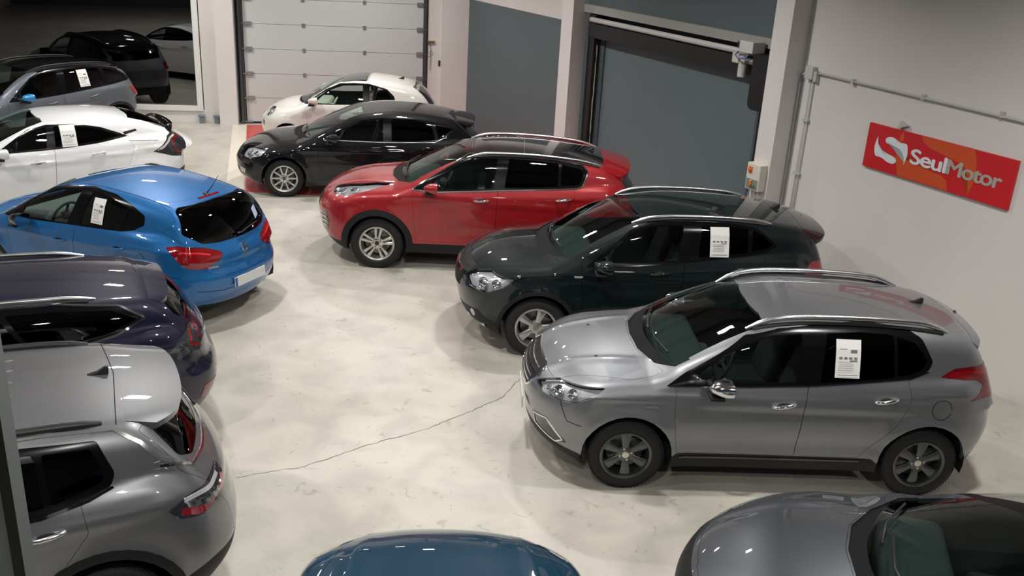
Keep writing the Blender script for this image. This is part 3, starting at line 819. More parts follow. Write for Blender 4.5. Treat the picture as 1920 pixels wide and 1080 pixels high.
def handle(door, S, x, z, sd, m, L=.19, slope=0.):
    P, N = S.pts('S', [(x+L*(t-.5), z+slope*(t-.5)) for t in (0, .1, .3, .5, .7, .9, 1)]); P[:, 1] *= sd; N[:, 1] *= sd
    lift = (0, .022, .034, .036, .034, .022, 0)
    pts = [Vector(p)+Vector(n)*l for p, n, l in zip(P, N, lift)]
    mb = MB(); mb.tube(pts, [.012, .014, .015, .015, .015, .014, .012], 10)
    for v in mb.bm.verts: pass
    o = mb.build('door_handle', m, door, smooth=True)
    # flattened near-black ball, painted shade of the recess behind the grip
    c = Vector(P[3]); n = Vector(N[3]); rb = MB(); rb.ball((0, 0, 0), .045, (1.25, .12, .55)); rb_o = rb.build('handle_recess_shade', mat('handle_shadow', (.01, .01, .01), .5), door, smooth=True)
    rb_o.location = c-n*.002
    return o

def seats(car, d, m):
    def seat(x, y, w, nm, hr=True, zs=0.):
        mb = MB(); mb.box((x, y, .52+zs), (.50, w, .16), bev=.05, seg=3)
        R_ = Matrix.Rotation(math.radians(18), 3, 'Y'); mb.box((x+.30, y, .84+zs), (.14, w*.96, .60), rot=R_, bev=.05, seg=3)
        o = mb.build(nm, m, car, smooth=True)
        ys = [y] if w < .6 else [y-.36, y, y+.36]
        for yy in ys:
            MB().box((x+.42, yy, 1.19+zs), (.09, .24, .17), rot=R_, bev=.035, seg=3).build('head_rest', m, o, smooth=True)
    zo = d.get('seatz', 0.)
    x0 = d.get('seatx', 1.25)
    seat(x0, -.37, .50, 'front_seat', zs=zo); seat(x0, .37, .50, 'front_seat', zs=zo); seat(x0+.85, 0, 1.2, 'rear_seat', zs=zo)
    dm = d.get('dashm', DARK); zc = d['cz']
    mb = MB(); mb.box((d['cowl']+.28, 0, zc-.18), (.46, 1.28, .24), bev=.07, seg=3); mb.box((d['cowl']+.45, 0, zc-.38), (.3, .26, .5), bev=.04)
    mb.build('dashboard', dm, car, smooth=True)
    xw = d['cowl']+.62; R_ = Matrix.Rotation(math.radians(-66), 4, 'Y'); T = Matrix.Translation((xw, -.37, zc-.10)) @ R_
    ring = [T @ Vector((.18*math.cos(2*PI*k/28), .18*math.sin(2*PI*k/28), 0)) for k in range(28)]
    sw = MB().tube(ring, .016, 8, closed=True)
    for a in (0, PI, -PI/2 if True else 0): sw.tube([T @ Vector((0, 0, .0)), T @ Vector((.17*math.cos(a+PI/2), .17*math.sin(a+PI/2), 0))], .016, 6)
    sw.ball(T @ Vector((0, 0, 0)), .055, (1, 1, 1)); sw.build('steering_wheel', d.get('wheelm', DARK), car, smooth=True)
    zf = .30
    MB().box(((d['cowl']+d['xr']-.5)/2+.1, 0, zf), (d['xr']-d['cowl']-.6, 1.45, .06)).build('cabin_floor', DARK, car)

def sheet(S, car, x, z, w, h, tilt, label, world_car):
    """price sheet taped to the outside of the near-side rear window"""
    ct, st = math.cos(tilt), math.sin(tilt)
    def at(u, v): return (x+u*ct-v*st, z+u*st+v*ct)
    n = 4; uv = [at(w*(i/n-.5), h*(j/n-.5)) for j in range(n+1) for i in range(n+1)]
    P, N = S.pts('S', uv, side=-1); Q = P+N*.005
    Mw = world_car
    F = [(j*(n+1)+i, j*(n+1)+i+1, (j+1)*(n+1)+i+1, (j+1)*(n+1)+i) for j in range(n) for i in range(n)]
    V = [tuple(q) for q in Q]+[tuple(q) for q in (P+N*.0035)]; k = len(Q); F += [tuple(k+a for a in f[::-1]) for f in F]
    me = bpy.data.meshes.new('price_sheet'); me.from_pydata(V, [], F); me.materials.append(CARD)
    o = bpy.data.objects.new('price_sheet', me); C.objects.link(o); o.matrix_world = Mw
    tag(o, label, 'price sheet', 'price sheets taped to car windows')
    # print: a small picture block and grey lines of text
    mb = MB(); c0 = Vector(Q[2*(n+1)+2]); nn = Vector(N[2*(n+1)+2]); ex = (Vector(Q[2*(n+1)+4])-Vector(Q[2*(n+1)])).normalized(); ez = (Vector(Q[4*(n+1)+2])-Vector(Q[2])).normalized()
    def bar(u, v, bw, bh):
        ps = [c0+ex*(u-bw/2)+ez*(v-bh/2)+nn*.0022, c0+ex*(u+bw/2)+ez*(v-bh/2)+nn*.0022, c0+ex*(u+bw/2)+ez*(v+bh/2)+nn*.0022, c0+ex*(u-bw/2)+ez*(v+bh/2)+nn*.0022]
        mb.bm.faces.new([mb.bm.verts.new(p) for p in ps])
    bar(w*.22, h*.22, w*.26, h*.09); bar(-w*.2, h*.28, w*.3, h*.018)
    for i in range(4): bar(-w*.3+w*.2*i, h*.03, w*.13, h*.055)
    for i in range(5): bar(-w*.08+rnd.uniform(-.01, .01), -h*(.08+.06*i), w*rnd.uniform(.45, .7), h*.010)
    bar(w*.22, -h*.04, w*.3, h*.028); bar(0, -h*.44, w*.8, h*.018)
    mb.build('print', INK, o, recalc=False)
    return o

def make_car(d, name='car'):
    S = Shape(d); X, Y, A = d['pose']
    car = empty(name, (X, Y, 0), A, d['label'], 'car')
    P_ = d['paint']; ct = Cutter(S)
    R, az = d['arch']; wb_ = d['wb']; LO = lambda c: c.y > .45
    # --- region table: id -> (proj, polygon, lim, ok)
    regs = []; names = {}
    def reg(nm, proj, poly, lim=.1, ok=None):
        i = len(regs)+1; regs.append((i, proj, poly, lim, ok)); names.setdefault(nm, []).append(i); return i
    zb = d['bottom']; x0, x1 = d['xf']-.5, d['xr']+.5
    reg('cut', 'S', [(x0, -.5), (x1, -.5)]+[(p[0], p[1]) for p in zb[::-1]], -2)
    for cx in (0, wb_): reg('cut', 'S', circ(cx, az, R, 30), -.5, LO)
    for nm, pr, poly, kw in d.get('pre', []): reg(nm, pr, poly, **kw)
    for nm, poly in d['glass']: reg(nm, 'S', rpoly(poly, .02), .1, lambda c: c.z > .8)
    reg('window_frame', 'S', rpoly(d['dlo'], .025), .1, lambda c: c.z > .8)
    reg('windscreen', 'F', d['wspoly'], .12, lambda c: c.x > d['cowl']-.15 and c.x < d['cowl']+1.3 and c.z > .8)
    if d.get('roofglass'): reg('roof_panel', 'T', rpoly(d['roofglass'], .05), .15)
    reg('cowl_panel', 'T', d['cowlpoly'], .1, lambda c: c.z > .8)
    if 'rgpoly' in d: reg('rear_glass', 'R', rpoly(d['rgpoly'], .03), .1, lambda c: c.x > 1.8)
    for nm, pr, poly, kw in d.get('lamps', []): reg(nm, pr, poly, **kw)
    for nm, pr, poly, kw in d.get('mid', []): reg(nm, pr, poly, **kw)
    if d.get('clad'):
        cw = d['clad'].get('ring', 0)
        if cw:
            for cx in (0, wb_): reg('wheel_arch_trim', 'S', circ(cx, az, R+cw, 30), -.2, LO)
        reg('sill_trim', 'S', [(x0, -.5), (x1, -.5)]+[(p[0], p[1]) for p in d['clad']['sill'][::-1]], -2)
    reg('hood', 'T', rpoly(d['hood'], .06), .12, lambda c: c.x < d['cowl']+.6)
    reg('front_door', 'S', rpoly(d['fdoor'], .03), .1, lambda c: c.y > .4)
    if 'rdoor' in d: reg('rear_door', 'S', rpoly(d['rdoor'], .03), .1, lambda c: c.y > .4)
    if 'tailgate' in d: reg('tailgate', 'R', rpoly(d['tailgate'], .04), .08, lambda c: c.x > 2.0)
    for i, pr, poly, lim, ok in regs: ct.cut(pr, poly, lim, ok)
    for i, pr, poly, lim, ok in regs: ct.assign(i, pr, poly, lim, ok)
    for f in ct.bm.faces:
        if f[ct.lay] == 0 and f.normal.z < -.75 and f.calc_center_median().z < .4: pass
    ct.snap()
    def part(nm, ids, mode, m, parent=car, gap=.0, rim=.014, offset=0., oname=None):
        r = extract(ct, set(ids), mode, gap, rim, offset)
        if r is None: return None
        if nm in ('wheel_arch_trim', 'sill_trim', 'fog_light', 'cowl_panel', 'bumper_vent', 'quarter_trim'):
            for q in components(*r): o_ = mesh_obj(oname or nm, *q, m, parent)
            return o_
        return mesh_obj(oname or nm, *r, m, parent)
    BL = d.get('mats', {})
    def mm(nm, df): return BL.get(nm, df)
    body = part('body', [0], 'c', mm('body', P_), rim=.03)
    cuts = set(names['cut'])
    glassids = set()
    G = {'front_window': mm('front_window', SIDEGLASS), 'rear_window': mm('rear_window', PRIVACY), 'quarter_window': mm('quarter_window', PRIVACY)}
    doors = {}
    for nm in ('front_door', 'rear_door'):
        if nm in names:
            for sd in (-1, 1): doors[nm, sd] = part(nm, names[nm], sd, P_, gap=.0028)
    frames = {}
    for sd in (-1, 1): frames[sd] = part('window_frame', names['window_frame'], sd, mm('window_frame', FRAMEBLACK), offset=-.002)
    for nm, m in G.items():
        if nm in names:
            for sd in (-1, 1): part(nm, names[nm], sd, m, offset=-.006, rim=0, gap=-.004)
            glassids |= set(names[nm])
    part('windscreen', names['windscreen'], 'c', mm('windscreen', WSGLASS), rim=0); glassids |= set(names['windscreen'])
    if 'rear_glass' in names: part('rear_glass', names['rear_glass'], 'c', mm('rear_glass', PRIVACY), rim=0, offset=-.003); glassids |= set(names['rear_glass'])
    part('cowl_panel', names['cowl_panel'], 'c', mm('cowl_panel', MATTE), offset=-.012)
    part('hood', names['hood'], 'c', P_, gap=.0028)
    if 'roof_panel' in names: part('roof_panel', names['roof_panel'], 'c', mm('roof_panel', GLOSSBLACK), gap=.002, offset=-.001)
    if 'tailgate' in names: part('tailgate', names['tailgate'], 'c', mm('tailgate', P_), gap=.0028)
    for nm in ('wheel_arch_trim', 'sill_trim'):
        if nm in names: part(nm, names[nm], 'c', mm(nm, PLASTIC), offset=.004 if nm[0] == 'w' else .0)
    lampids = set()
    for nm, pr, poly, kw in d.get('lamps', []):
        if nm not in names: continue
        ids = names.pop(nm); lampids |= set(ids); base, mname = nm.split('|') if '|' in nm else (nm, None)
        m = d['lampm'].get(nm, REDLENS)
        for sd in (-1, 1):
            o = part(base, ids, sd, m, offset=.003, gap=.0015)
            if m is LAMPGLASS and o:
                part('lamp_housing', ids, sd, CLEARLENS if d.get('brightlamp') else SMOKELENS, parent=o, offset=-.05, rim=0)
    for nm, pr, poly, kw in list(d.get('mid', []))+list(d.get('pre', [])):
        if nm in names: part(nm, names.pop(nm), 'c', mm(nm, PLASTIC), offset=kw.get('_', 0))
    # headlight bowls
    for x, h, z, r in d.get('bowls', []):
        P, N = S.pts('A', p3('A', [(x, h, z)]))
        p, n = Vector(P[0]), Vector(N[0])
        for sd in (-1, 1):
            q = Vector((p.x, sd*p.y, p.z)); dn = Vector((n.x, sd*n.y, n.z)); c = q-dn*.028
            Mr = (-dn).to_track_quat('Y', 'Z').to_matrix()
            mb = MB(); mb.lathe([(r, -.018), (r*.93, -.02), (r*.8, .01), (r*.62, .016)], 24); mb.ball((0, .012, 0), r*.62, (1, .5, 1), 16, 10)
            for v in mb.bm.verts: v.co = c+Mr @ v.co
            mb.build('lamp_reflector', CHROME, car, smooth=True)
    # inner shell
    ids = [0]+[i for i, *_ in regs if i not in cuts and i not in glassids]
    r = extract(ct, set(ids)-lampids, 'c', 0, 0, -.024); mesh_obj('inner_shell', *r, DARK, car)
    if lampids:
        r = extract(ct, lampids, 'c', 0, 0, -.075); mesh_obj('inner_shell', *r, VOID, car)
    # liners and floor pan
    for cx in (0, wb_):
        for sd in (-1, 1):
            mb = MB(); prof = []
            n = 20; yo, yi = sd*(d['W']-.05), sd*.42; rows = []
            for i in range(n+1):
                a = -.25+(PI+.5)*i/n; rows.append([mb.bm.verts.new((cx+(R+.012)*math.cos(a), y_, az+(R+.012)*math.sin(a))) for y_ in (yo, yi)])
            for i in range(n): mb.bm.faces.new((rows[i][0], rows[i][1], rows[i+1][1], rows[i+1][0]))
            mb.bm.faces.new([q[1] for q in rows]); mb.build('arch_liner', VOID, car)
    zf = min(p[1] for p in zb)+.03
    MB().box(((wb_)/2, 0, zf+.03), (wb_-2*R-.02, d['W']*1.8, .05)).build('floor_pan', VOID, car)
    fx0, rx1 = d['xf']+.30, d['xr']-.30
    MB().box((fx0/2+.2, 0, zf+.05), (.4-fx0, .86, .05)).build('floor_pan', VOID, car); MB().box(((wb_+rx1)/2-.1, 0, zf+.08), (rx1-wb_, .86, .05)).build('floor_pan', VOID, car)
    
    wheel_set(car, d)
    seats(car, d, d.get('seatm', SEAT))
    mo = {}
    for sd in d.get('mirrors', (-1, 1)): mirror_part(car, S, d, sd, d.get('mirrorm', P_))
    hm = d.get('handlem', P_)
    for (nm, x, z, sl) in d['handles']:
        for sd in (-1, 1):
            if (nm, sd) in doors and doors[nm, sd]: handle(doors[nm, sd], S, x, z, sd, hm, slope=sl)
    for nm, pr, line, wd, lift, m, kw in d.get('strips', []): ribbon(S, pr, line, wd, lift, nm, m, car, **kw)
    for pr, line in d.get('gaps', []): ribbon(S, pr, line, .007, .0015, 'panel_gap', VOID, car, sides=(1, -1) if min(p[1] for p in line) > 0 or pr == 'S' else (1,))
    # roof rails
    if 'rail' in d:
        xa, xb, h, zr, rr, m, hgt = d['rail']
        for sd in (-1, 1):
            pts = []; n = 16
            for i in range(n+1):
                t = i/n; x = xa+(xb-xa)*t; P, N = S.pts('T', [(x, h-.03*abs(2*t-1)**3)]); e = min(t, 1-t)
                pts.append(Vector((x, sd*P[0][1], P[0][2]+hgt*min(1, (e/.14))**.75)))
            mb = MB(); mb.tube(pts, [rr*(.6 if i in (0, n) else 1) for i in range(n+1)], 10)
            if hgt > .02:
                for t in (0, n): pass
            mb.build('roof_rail', m, car, smooth=True)
            if hgt > .02:
                P, N = S.pts('T', [(xa+(xb-xa)*t, h) for t in np.linspace(.03, .97, 14)]); mb = MB()
                mb.tube([Vector((p[0], sd*p[1], p[2]+.004)) for p in P], rr*.8, 6).build('rail_base', BLACK, car, smooth=True)
    if 'spoiler' in d:
        xs, x2, hw, z1, z2, th, m = d['spoiler']; mb = MB(); n = 14; K = 5; rows = []
        for j in range(-n, n+1):
            h = hw*j/n; u = abs(j/n); P, N = S.pts('T', [(xs, h)]); xe = x2-(x2-xs)*(.25*u**2.5+.3*u**10); z00 = P[0][2] if j == -n else z00; zc_ = float(S.pts('T', [(xs, 0)])[0][0][2]) if j == -n else zc_
            za = P[0][2]+.002; ze = z2-(zc_-P[0][2])*.9
            top = [Vector((xs+(xe-xs)*t, h, za+(ze-za)*(t**1.15))) for t in (0, .3, .6, .88, 1)]
            bot = [Vector((xs+(xe-xs)*t+.0, h, za+(ze-za)*(t**1.15)-(.03+th*min(1, (1-t)*3+.5)))) for t in (.97, .6, .3, 0)]
            rows.append([mb.bm.verts.new(p) for p in top+bot])
        m_ = len(rows[0])
        for a, b in zip(rows[:-1], rows[1:]):
            for k in range(m_): mb.bm.faces.new((a[k], a[(k+1) % m_], b[(k+1) % m_], b[k]))
        mb.bm.faces.new(rows[0]); mb.bm.faces.new(rows[-1][::-1]); mb.build('rear_spoiler', m, car, smooth=True)
    if 'plate' in d:
        x, z, tilt = d['plate']; M_ = Matrix.Rotation(tilt, 3, 'Y'); t = MB().box((x, 0, z), (.012, .52, .115), rot=M_, bev=.003).build('number_plate', PLATEW, car)
        MB().box(Vector((x, 0, z))+M_ @ Vector((.0065, -.24, 0)), (.002, .036, .108), rot=M_).build('plate_band', PLATEB, t)
    if 'dealer_plate' in d:
        x, z = d['dealer_plate']; MB().box((x, 0, z), (.012, .52, .115), bev=.003).build('number_plate', PLATEW, car)
    if 'antenna' in d:
        x, kind = d['antenna']; P, N = S.pts('T', [(x, 0)]); p = Vector(P[0])
        if kind == 'fin':
            mb = MB(); mb.prism([(-.09, -.004), (.07, -.004), (.075, .045), (.055, .052), (.0, .02)], -.018, .018, lambda a, b, h: p+Vector((a, h*(1-b*9), b))); mb.build('roof_antenna', BLACK, car, bevel=.004)
        else:
            mb = MB(); mb.ball(p, .035, (1.5, .8, .55)); mb.tube([p+Vector((.01, 0, .01)), p+Vector((.09, 0, .10)), p+Vector((.20, 0, .25))], [.008, .0045, .0035], 8).build('roof_antenna', BLACK, car, smooth=True)
    if d.get('wipers'):
        for line in d['wipers']:
            P, N = S.pts('F', line); pts = [Vector(p)+Vector(n)*.022 for p, n in zip(P, N)]
            MB().tube(pts, .009, 6).build('wiper', BLACK, car)
    if 'rearwiper' in d:
        P, N = S.pts('R', d['rearwiper']); pts = [Vector(p)+Vector(n)*.03 for p, n in zip(P, N)]
        MB().tube(pts, [.014]+[.008]*(len(pts)-1), 8).build('rear_wiper', BLACK, car)
    if 'wing' in d:
        K = 24; mb = MB(); rows = []
        xw_, hw_, z0_, z1_ = d['wing']
        for i in range(K+1):
            u = -1+2*i/K; au = abs(u); h = hw_*u; z = z1_-(z1_-z0_)*max(0, (au-.72)/.28)**1.6; x = xw_-.14*au**3
            ch = .15-.04*au; t = .022
            row = [mb.bm.verts.new((x+a*ch, h, z+b*t+.012*a)) for a, b in ((-.5, 0), (-.3, .8), (.1, 1), (.5, .4), (.5, -.4), (.1, -1), (-.3, -.8))]
            rows.append(row)
        for a, b in zip(rows[:-1], rows[1:]):
            for k in range(7): mb.bm.faces.new((a[k], a[(k+1) % 7], b[(k+1) % 7], b[k]))
        mb.bm.faces.new(rows[0]); mb.bm.faces.new(rows[-1][::-1]); mb.build('rear_wing', GLOSSBLACK, car, smooth=True)
    for nm, pr, uv, m, lift in d.get('patches', []):   # small flat pieces stuck on a panel
        n = 4; a, b, c, e = [Vector(q) for q in uv]; g = []
        for j in range(n+1):
            for i in range(n+1):
                s_, t_ = i/n, j/n; q = (a*(1-s_)+b*s_)*(1-t_)+(e*(1-s_)+c*s_)*t_; g.append((q.x, q.y))
        P, N = S.pts(pr, g, -1 if pr == 'S' else 1); Q = P+N*lift; k = len(Q)
        F = [(j*(n+1)+i, j*(n+1)+i+1, (j+1)*(n+1)+i+1, (j+1)*(n+1)+i) for j in range(n) for i in range(n)]
        if np.dot(np.cross(Q[1]-Q[0], Q[n+1]-Q[0]), N[0]) < 0: F = [f[::-1] for f in F]
        me = bpy.data.meshes.new(nm); me.from_pydata([tuple(q) for q in Q], [], F); me.materials.append(m)
        o = bpy.data.objects.new(nm, me); C.objects.link(o); o.parent = car
    ct.bm.free()
    Mw = Matrix.Translation((X, Y, 0)) @ Matrix.Rotation(A, 4, 'Z')
    for s_ in d.get('sheets', []): sheet(S, car, *s_, Mw)
    return car, S
# ================================================================= the individual cars
def std(d):
    """fills windscreen, cowl and hood outlines from a few numbers"""
    S = Shape(d); cz, yb, yt, ztc = d['cz'], d['wshw'][0], d['wshw'][1], d['wst']
    xb = lambda h: float(S.ws(cz))+d['wsb']*h*h
    d['cowl'] = xb(0)
    d['wspoly'] = [(-.05, cz), (yb*.6, cz-.005), (yb-.03, cz-.012), (yb, cz+.01), (yt+.012, ztc-.09), (yt, ztc-.05), (yt-.05, ztc-.022), (yt*.6, ztc-.006), (-.05, ztc)]
    e = d.get('cowlw', .085)
    d['cowlpoly'] = [(xb(0)-e, -.05), (xb(.3)-e, .3), (xb(.55)-e*.8, .55), (xb(yb)-.02, yb+.015), (xb(yb)+.10, yb+.01), (xb(.5)+.12, .5), (xb(0)+.12, -.05)]
    hx0, hx1, hy1, hy2 = d['hoodf']
    d['hood'] = [(hx0, -.05, 0), (hx0+.02, .25), (hx0+.07, hy1*.7), (hx1, hy1), (.0, hy2), (xb(yb)-.10, yb+.04), (xb(.55)-e*.8-.012, .55), (xb(.3)-e-.014, .3), (xb(0)-e-.014, -.05, 0)]
    return d
def base(**k):
    d = dict(bf=(.38, 2.6), br=(.26, 2.6), crown=.11, sec=[(.15, .90), (.3, .965), (.5, .992), (.7, 1.0), (.85, .985), (1.0, .955), (1.2, .90)],
             tum=.30, tc=.12, rcrown=.045, wsb=.36, rgb=.22, kroof=.13, wb=2.6, inset=.03)
    d.update(k); return std(d)
def paint(n, c=(), metal=.6, rough=.42, flake=.03, spec=.5): return mat('paint_'+n, c, rough, metal, coat=1., coat_rough=.015, flake=flake, spec=spec)
r_ = math.radians
NUM = {}
CARS = []
# ---- silver crossover nearest on the right
CHR = CHROME
d = base(pose=(1.0, 7.88, r_(2.9)), label='silver crossover with silver roof rails and a price sheet, nearest car on the right', paint=paint('silver', (.25, .26, .28), .85, .45),
  W=.87, wb=2.538, cowlw=.15, H=1.56, xf=-.86, xr=3.32, arch=(.385, .335), tyre=(.325, .212, .205), gz=1.05,
  front=[(.18, -.62), (.3, -.78), (.5, -.84), (.7, -.86), (.85, -.82), (1.0, -.70)], rear=[(.2, 3.08), (.35, 3.2), (.55, 3.28), (.75, 3.27), (.95, 3.23), (1.1, 3.17), (1.3, 3.06)],
  top=[(-.85, .84), (-.6, .97), (-.3, 1.045), (0, 1.085), (.25, 1.102), (.7, 1.04), (1.4, 1.03), (2.3, 1.09), (3.3, 1.12)],
  plan=[(-.9, .78), (-.5, .85), (0, .87), (.8, .862), (1.8, .868), (2.5, .87), (3.0, .835), (3.3, .77)],
  ws=[(1.08, .16), (1.22, .42), (1.35, .70), (1.45, .95), (1.52, 1.25)], roof=[(.8, 1.45), (1.2, 1.515), (1.7, 1.535), (2.3, 1.52), (2.8, 1.465), (3.15, 1.40)],
  rg=[(1.0, 3.20), (1.12, 3.15), (1.3, 3.05), (1.45, 2.97)], ghw=[(0, .70), (.5, .785), (1.2, .815), (2.0, .815), (2.6, .78), (3.1, .70)],
  cz=1.115, wshw=(.665, .575), wst=1.475, hoodf=(-.74, -.62, .56, .76),
  crease=[([(-.5, .86), (.5, .90), (1.5, .91), (2.6, .97), (3.1, 1.0)], .012, .035), ([(0, .46), (2.5, .50)], -.014, .09)],
  hoodline=[(interp([(-.7, .36), (.2, .50)]), .012, .05)],
  bottom=[(-1.4, .24), (-.8, .21), (-.55, .18), (-.40, .18), (.4, .22), (2.1, .23), (2.9, .27), (3.3, .36), (3.8, .42)],
  glass=[('front_window', [(.52, 1.045), (.60, 1.13), (.93, 1.345), (1.15, 1.405), (1.40, 1.43), (1.36, 1.055), (.95, 1.035)]),
         ('rear_window', [(1.56, 1.06), (1.60, 1.44), (1.9, 1.455), (2.17, 1.44), (2.19, 1.115), (1.9, 1.085)]),
         ('quarter_window', [(2.215, 1.125), (2.20, 1.43), (2.36, 1.385), (2.47, 1.25), (2.43, 1.18), (2.33, 1.14)])],
  dlo=[(.27, .985), (.43, 1.085), (.93, 1.385), (1.2, 1.45), (1.55, 1.49), (1.95, 1.505), (2.3, 1.48), (2.42, 1.42), (2.52, 1.24), (2.48, 1.165), (2.33, 1.11), (1.46, 1.03), (.95, 1.005)],
  fdoor=[(.36, 1.04), (.36, .76), (.42, .38), (1.43, .38), (1.44, .6), (1.45, .9), (1.47, 1.1), (.6, 1.1)],
  rdoor=[(1.46, 1.1), (1.45, .9), (1.44, .6), (1.43, .38), (1.98, .38), (2.10, .52), (2.26, .72), (2.35, .92), (2.30, 1.16)],
  tailgate=[(-.05, 1.2), (.62, 1.2), (.66, 1.0), (.60, .82), (.58, .52), (-.05, .50)], rgpoly=[(-.05, 1.10, 0), (.58, 1.10), (.52, 1.40), (-.05, 1.42, 0)],
  clad=dict(sill=[(-1.4, .42), (-.80, .42), (-.62, .37), (-.42, .33), (-.3, .28), (.3, .28), (.42, .375), (2.1, .375), (2.2, .3), (2.8, .3), (2.9, .36), (3.05, .42), (3.3, .56), (3.8, .62)]),
  handles=[('front_door', 1.27, .865, .03), ('rear_door', 2.13, .935, .03)], handlem=CHR, mirrorm=CHR, mirror=(.68, .965, 1.055, 1.03),
  rail=(.95, 2.68, .575, 1.5, .023, ALU, .06), antenna=(2.62, 'fin'), wipers=[[(-.5, 1.13), (-.2, 1.135), (.1, 1.15)], [(.0, 1.13), (.3, 1.14), (.55, 1.15)]], rearwiper=[(.0, 1.40), (.0, 1.30), (.02, 1.18)],
  spoiler=(2.90, 3.04, .575, 1.42, 1.40, .012, paint('silver', ())), 
  lamps=[('headlight', 'A', rpoly(p3('A', [(-.79, .42, .80), (-.74, .56, .865), (-.66, .64, .905), (-.24, .83, .945), (-.30, .83, .87), (-.42, .80, .80), (-.58, .72, .775), (-.74, .55, .765)]), .02), dict(lim=.05)),
         ('tail_light', 'B', rpoly(p3('B', [(2.66, .83, 1.12), (2.80, .81, 1.185), (3.02, .72, 1.205), (3.14, .60, 1.20), (3.19, .55, 1.05), (3.17, .58, .95), (2.88, .85, .93), (2.97, .80, .985), (3.03, .76, 1.05), (2.98, .78, 1.09), (2.86, .82, 1.10)]), .012), dict(lim=.05)),
         ('fog_light_bezel', 'A', rpoly(p3('A', [(-.82, .50, .52), (-.70, .66, .56), (-.52, .80, .40), (-.62, .74, .38), (-.80, .52, .43)]), .02), dict(lim=.05))],
  lampm={'headlight': LAMPGLASS, 'tail_light': DARKRED, 'fog_light_bezel': GLOSSBLACK}, brightlamp=1,
  bowls=[(-.62, .68, .84, .052), (-.48, .755, .86, .045), (-.70, .60, .825, .03)],
  mid=[('grille', 'F', rpoly([(-.05, .90, 0), (.34, .90), (.40, .84), (.30, .70), (-.05, .66, 0)], .04), dict(lim=.2))],
  strips=[('grille_surround', 'F', rpoly([(-.40, .84), (-.34, .905), (.34, .905), (.40, .84), (.30, .69), (-.30, .69)], .05), .022, .008, CHR, dict(sides=(1,), closed=True)),
          ('window_trim', 'S', [(.30, .985), (.95, 1.0), (1.46, 1.027)], .012, .004, CHR, {}), ('window_trim', 'S', [(1.46, 1.027), (2.33, 1.106), (2.49, 1.165)], .012, .004, CHR, {}),
          ('tail_light_bar', 'B', p3('B', [(2.74, .82, 1.135), (2.95, .76, 1.15), (3.12, .62, 1.14), (3.14, .62, 1.02)]), .035, .005, REDLENS, {}), ('fog_bezel', 'A', p3('A', [(-.82, .50, .52), (-.70, .66, .56), (-.56, .78, .42), (-.62, .74, .38), (-.80, .52, .43)]), .016, .008, CHR, dict(closed=True)),
          ('sill_strip', 'S', [(.45, .335), (2.0, .345)], .02, .006, GLOSSBLACK, {})]+[('grille_slat', 'F', [(-.30, z), (0, z-.01), (.30, z)], .012, .006, CHR, dict(sides=(1,))) for z in (.74, .78, .82, .86)],
  gaps=[('S', circ(2.62, .86, .085, 20)), ('T', [(2.92, 0), (2.92, .3), (2.89, .56)]), ('A', p3('A', [(-.58, .74, .78), (-.52, .80, .62), (-.40, .85, .60)]))],
  wheel=dict(name='dark_six_spoke', n=6, style='broad', col=(.13, .135, .135), rough=.35, nuts=4, cap=(.7, .66, .58), a0=PI/2+.05, w1=.098, turn=(0, .12), nut=(.55, .55, .55)),
  patches=[('plastic_film', 'T', [(-.21, -.54), (.07, -.40), (.10, -.62), (-.18, -.76)], FILM, .006), ('washer_nozzle', 'T', [(-.275, .27), (-.25, .27), (-.25, .295), (-.275, .295)], BLACK, .004), ('washer_nozzle', 'T', [(-.275, -.40), (-.25, -.40), (-.25, -.375), (-.275, -.375)], BLACK, .004),
           ('fender_badge', 'S', [(.10, .80), (.22, .80), (.22, .82), (.10, .82)], ALU, .004)], dealer_plate=(-.865, .50),
  sheets=[(1.78, 1.255, .21, .30, -.01, 'tall white price sheet on the rear door window of the silver crossover')])
CARS.append(('silver', d))
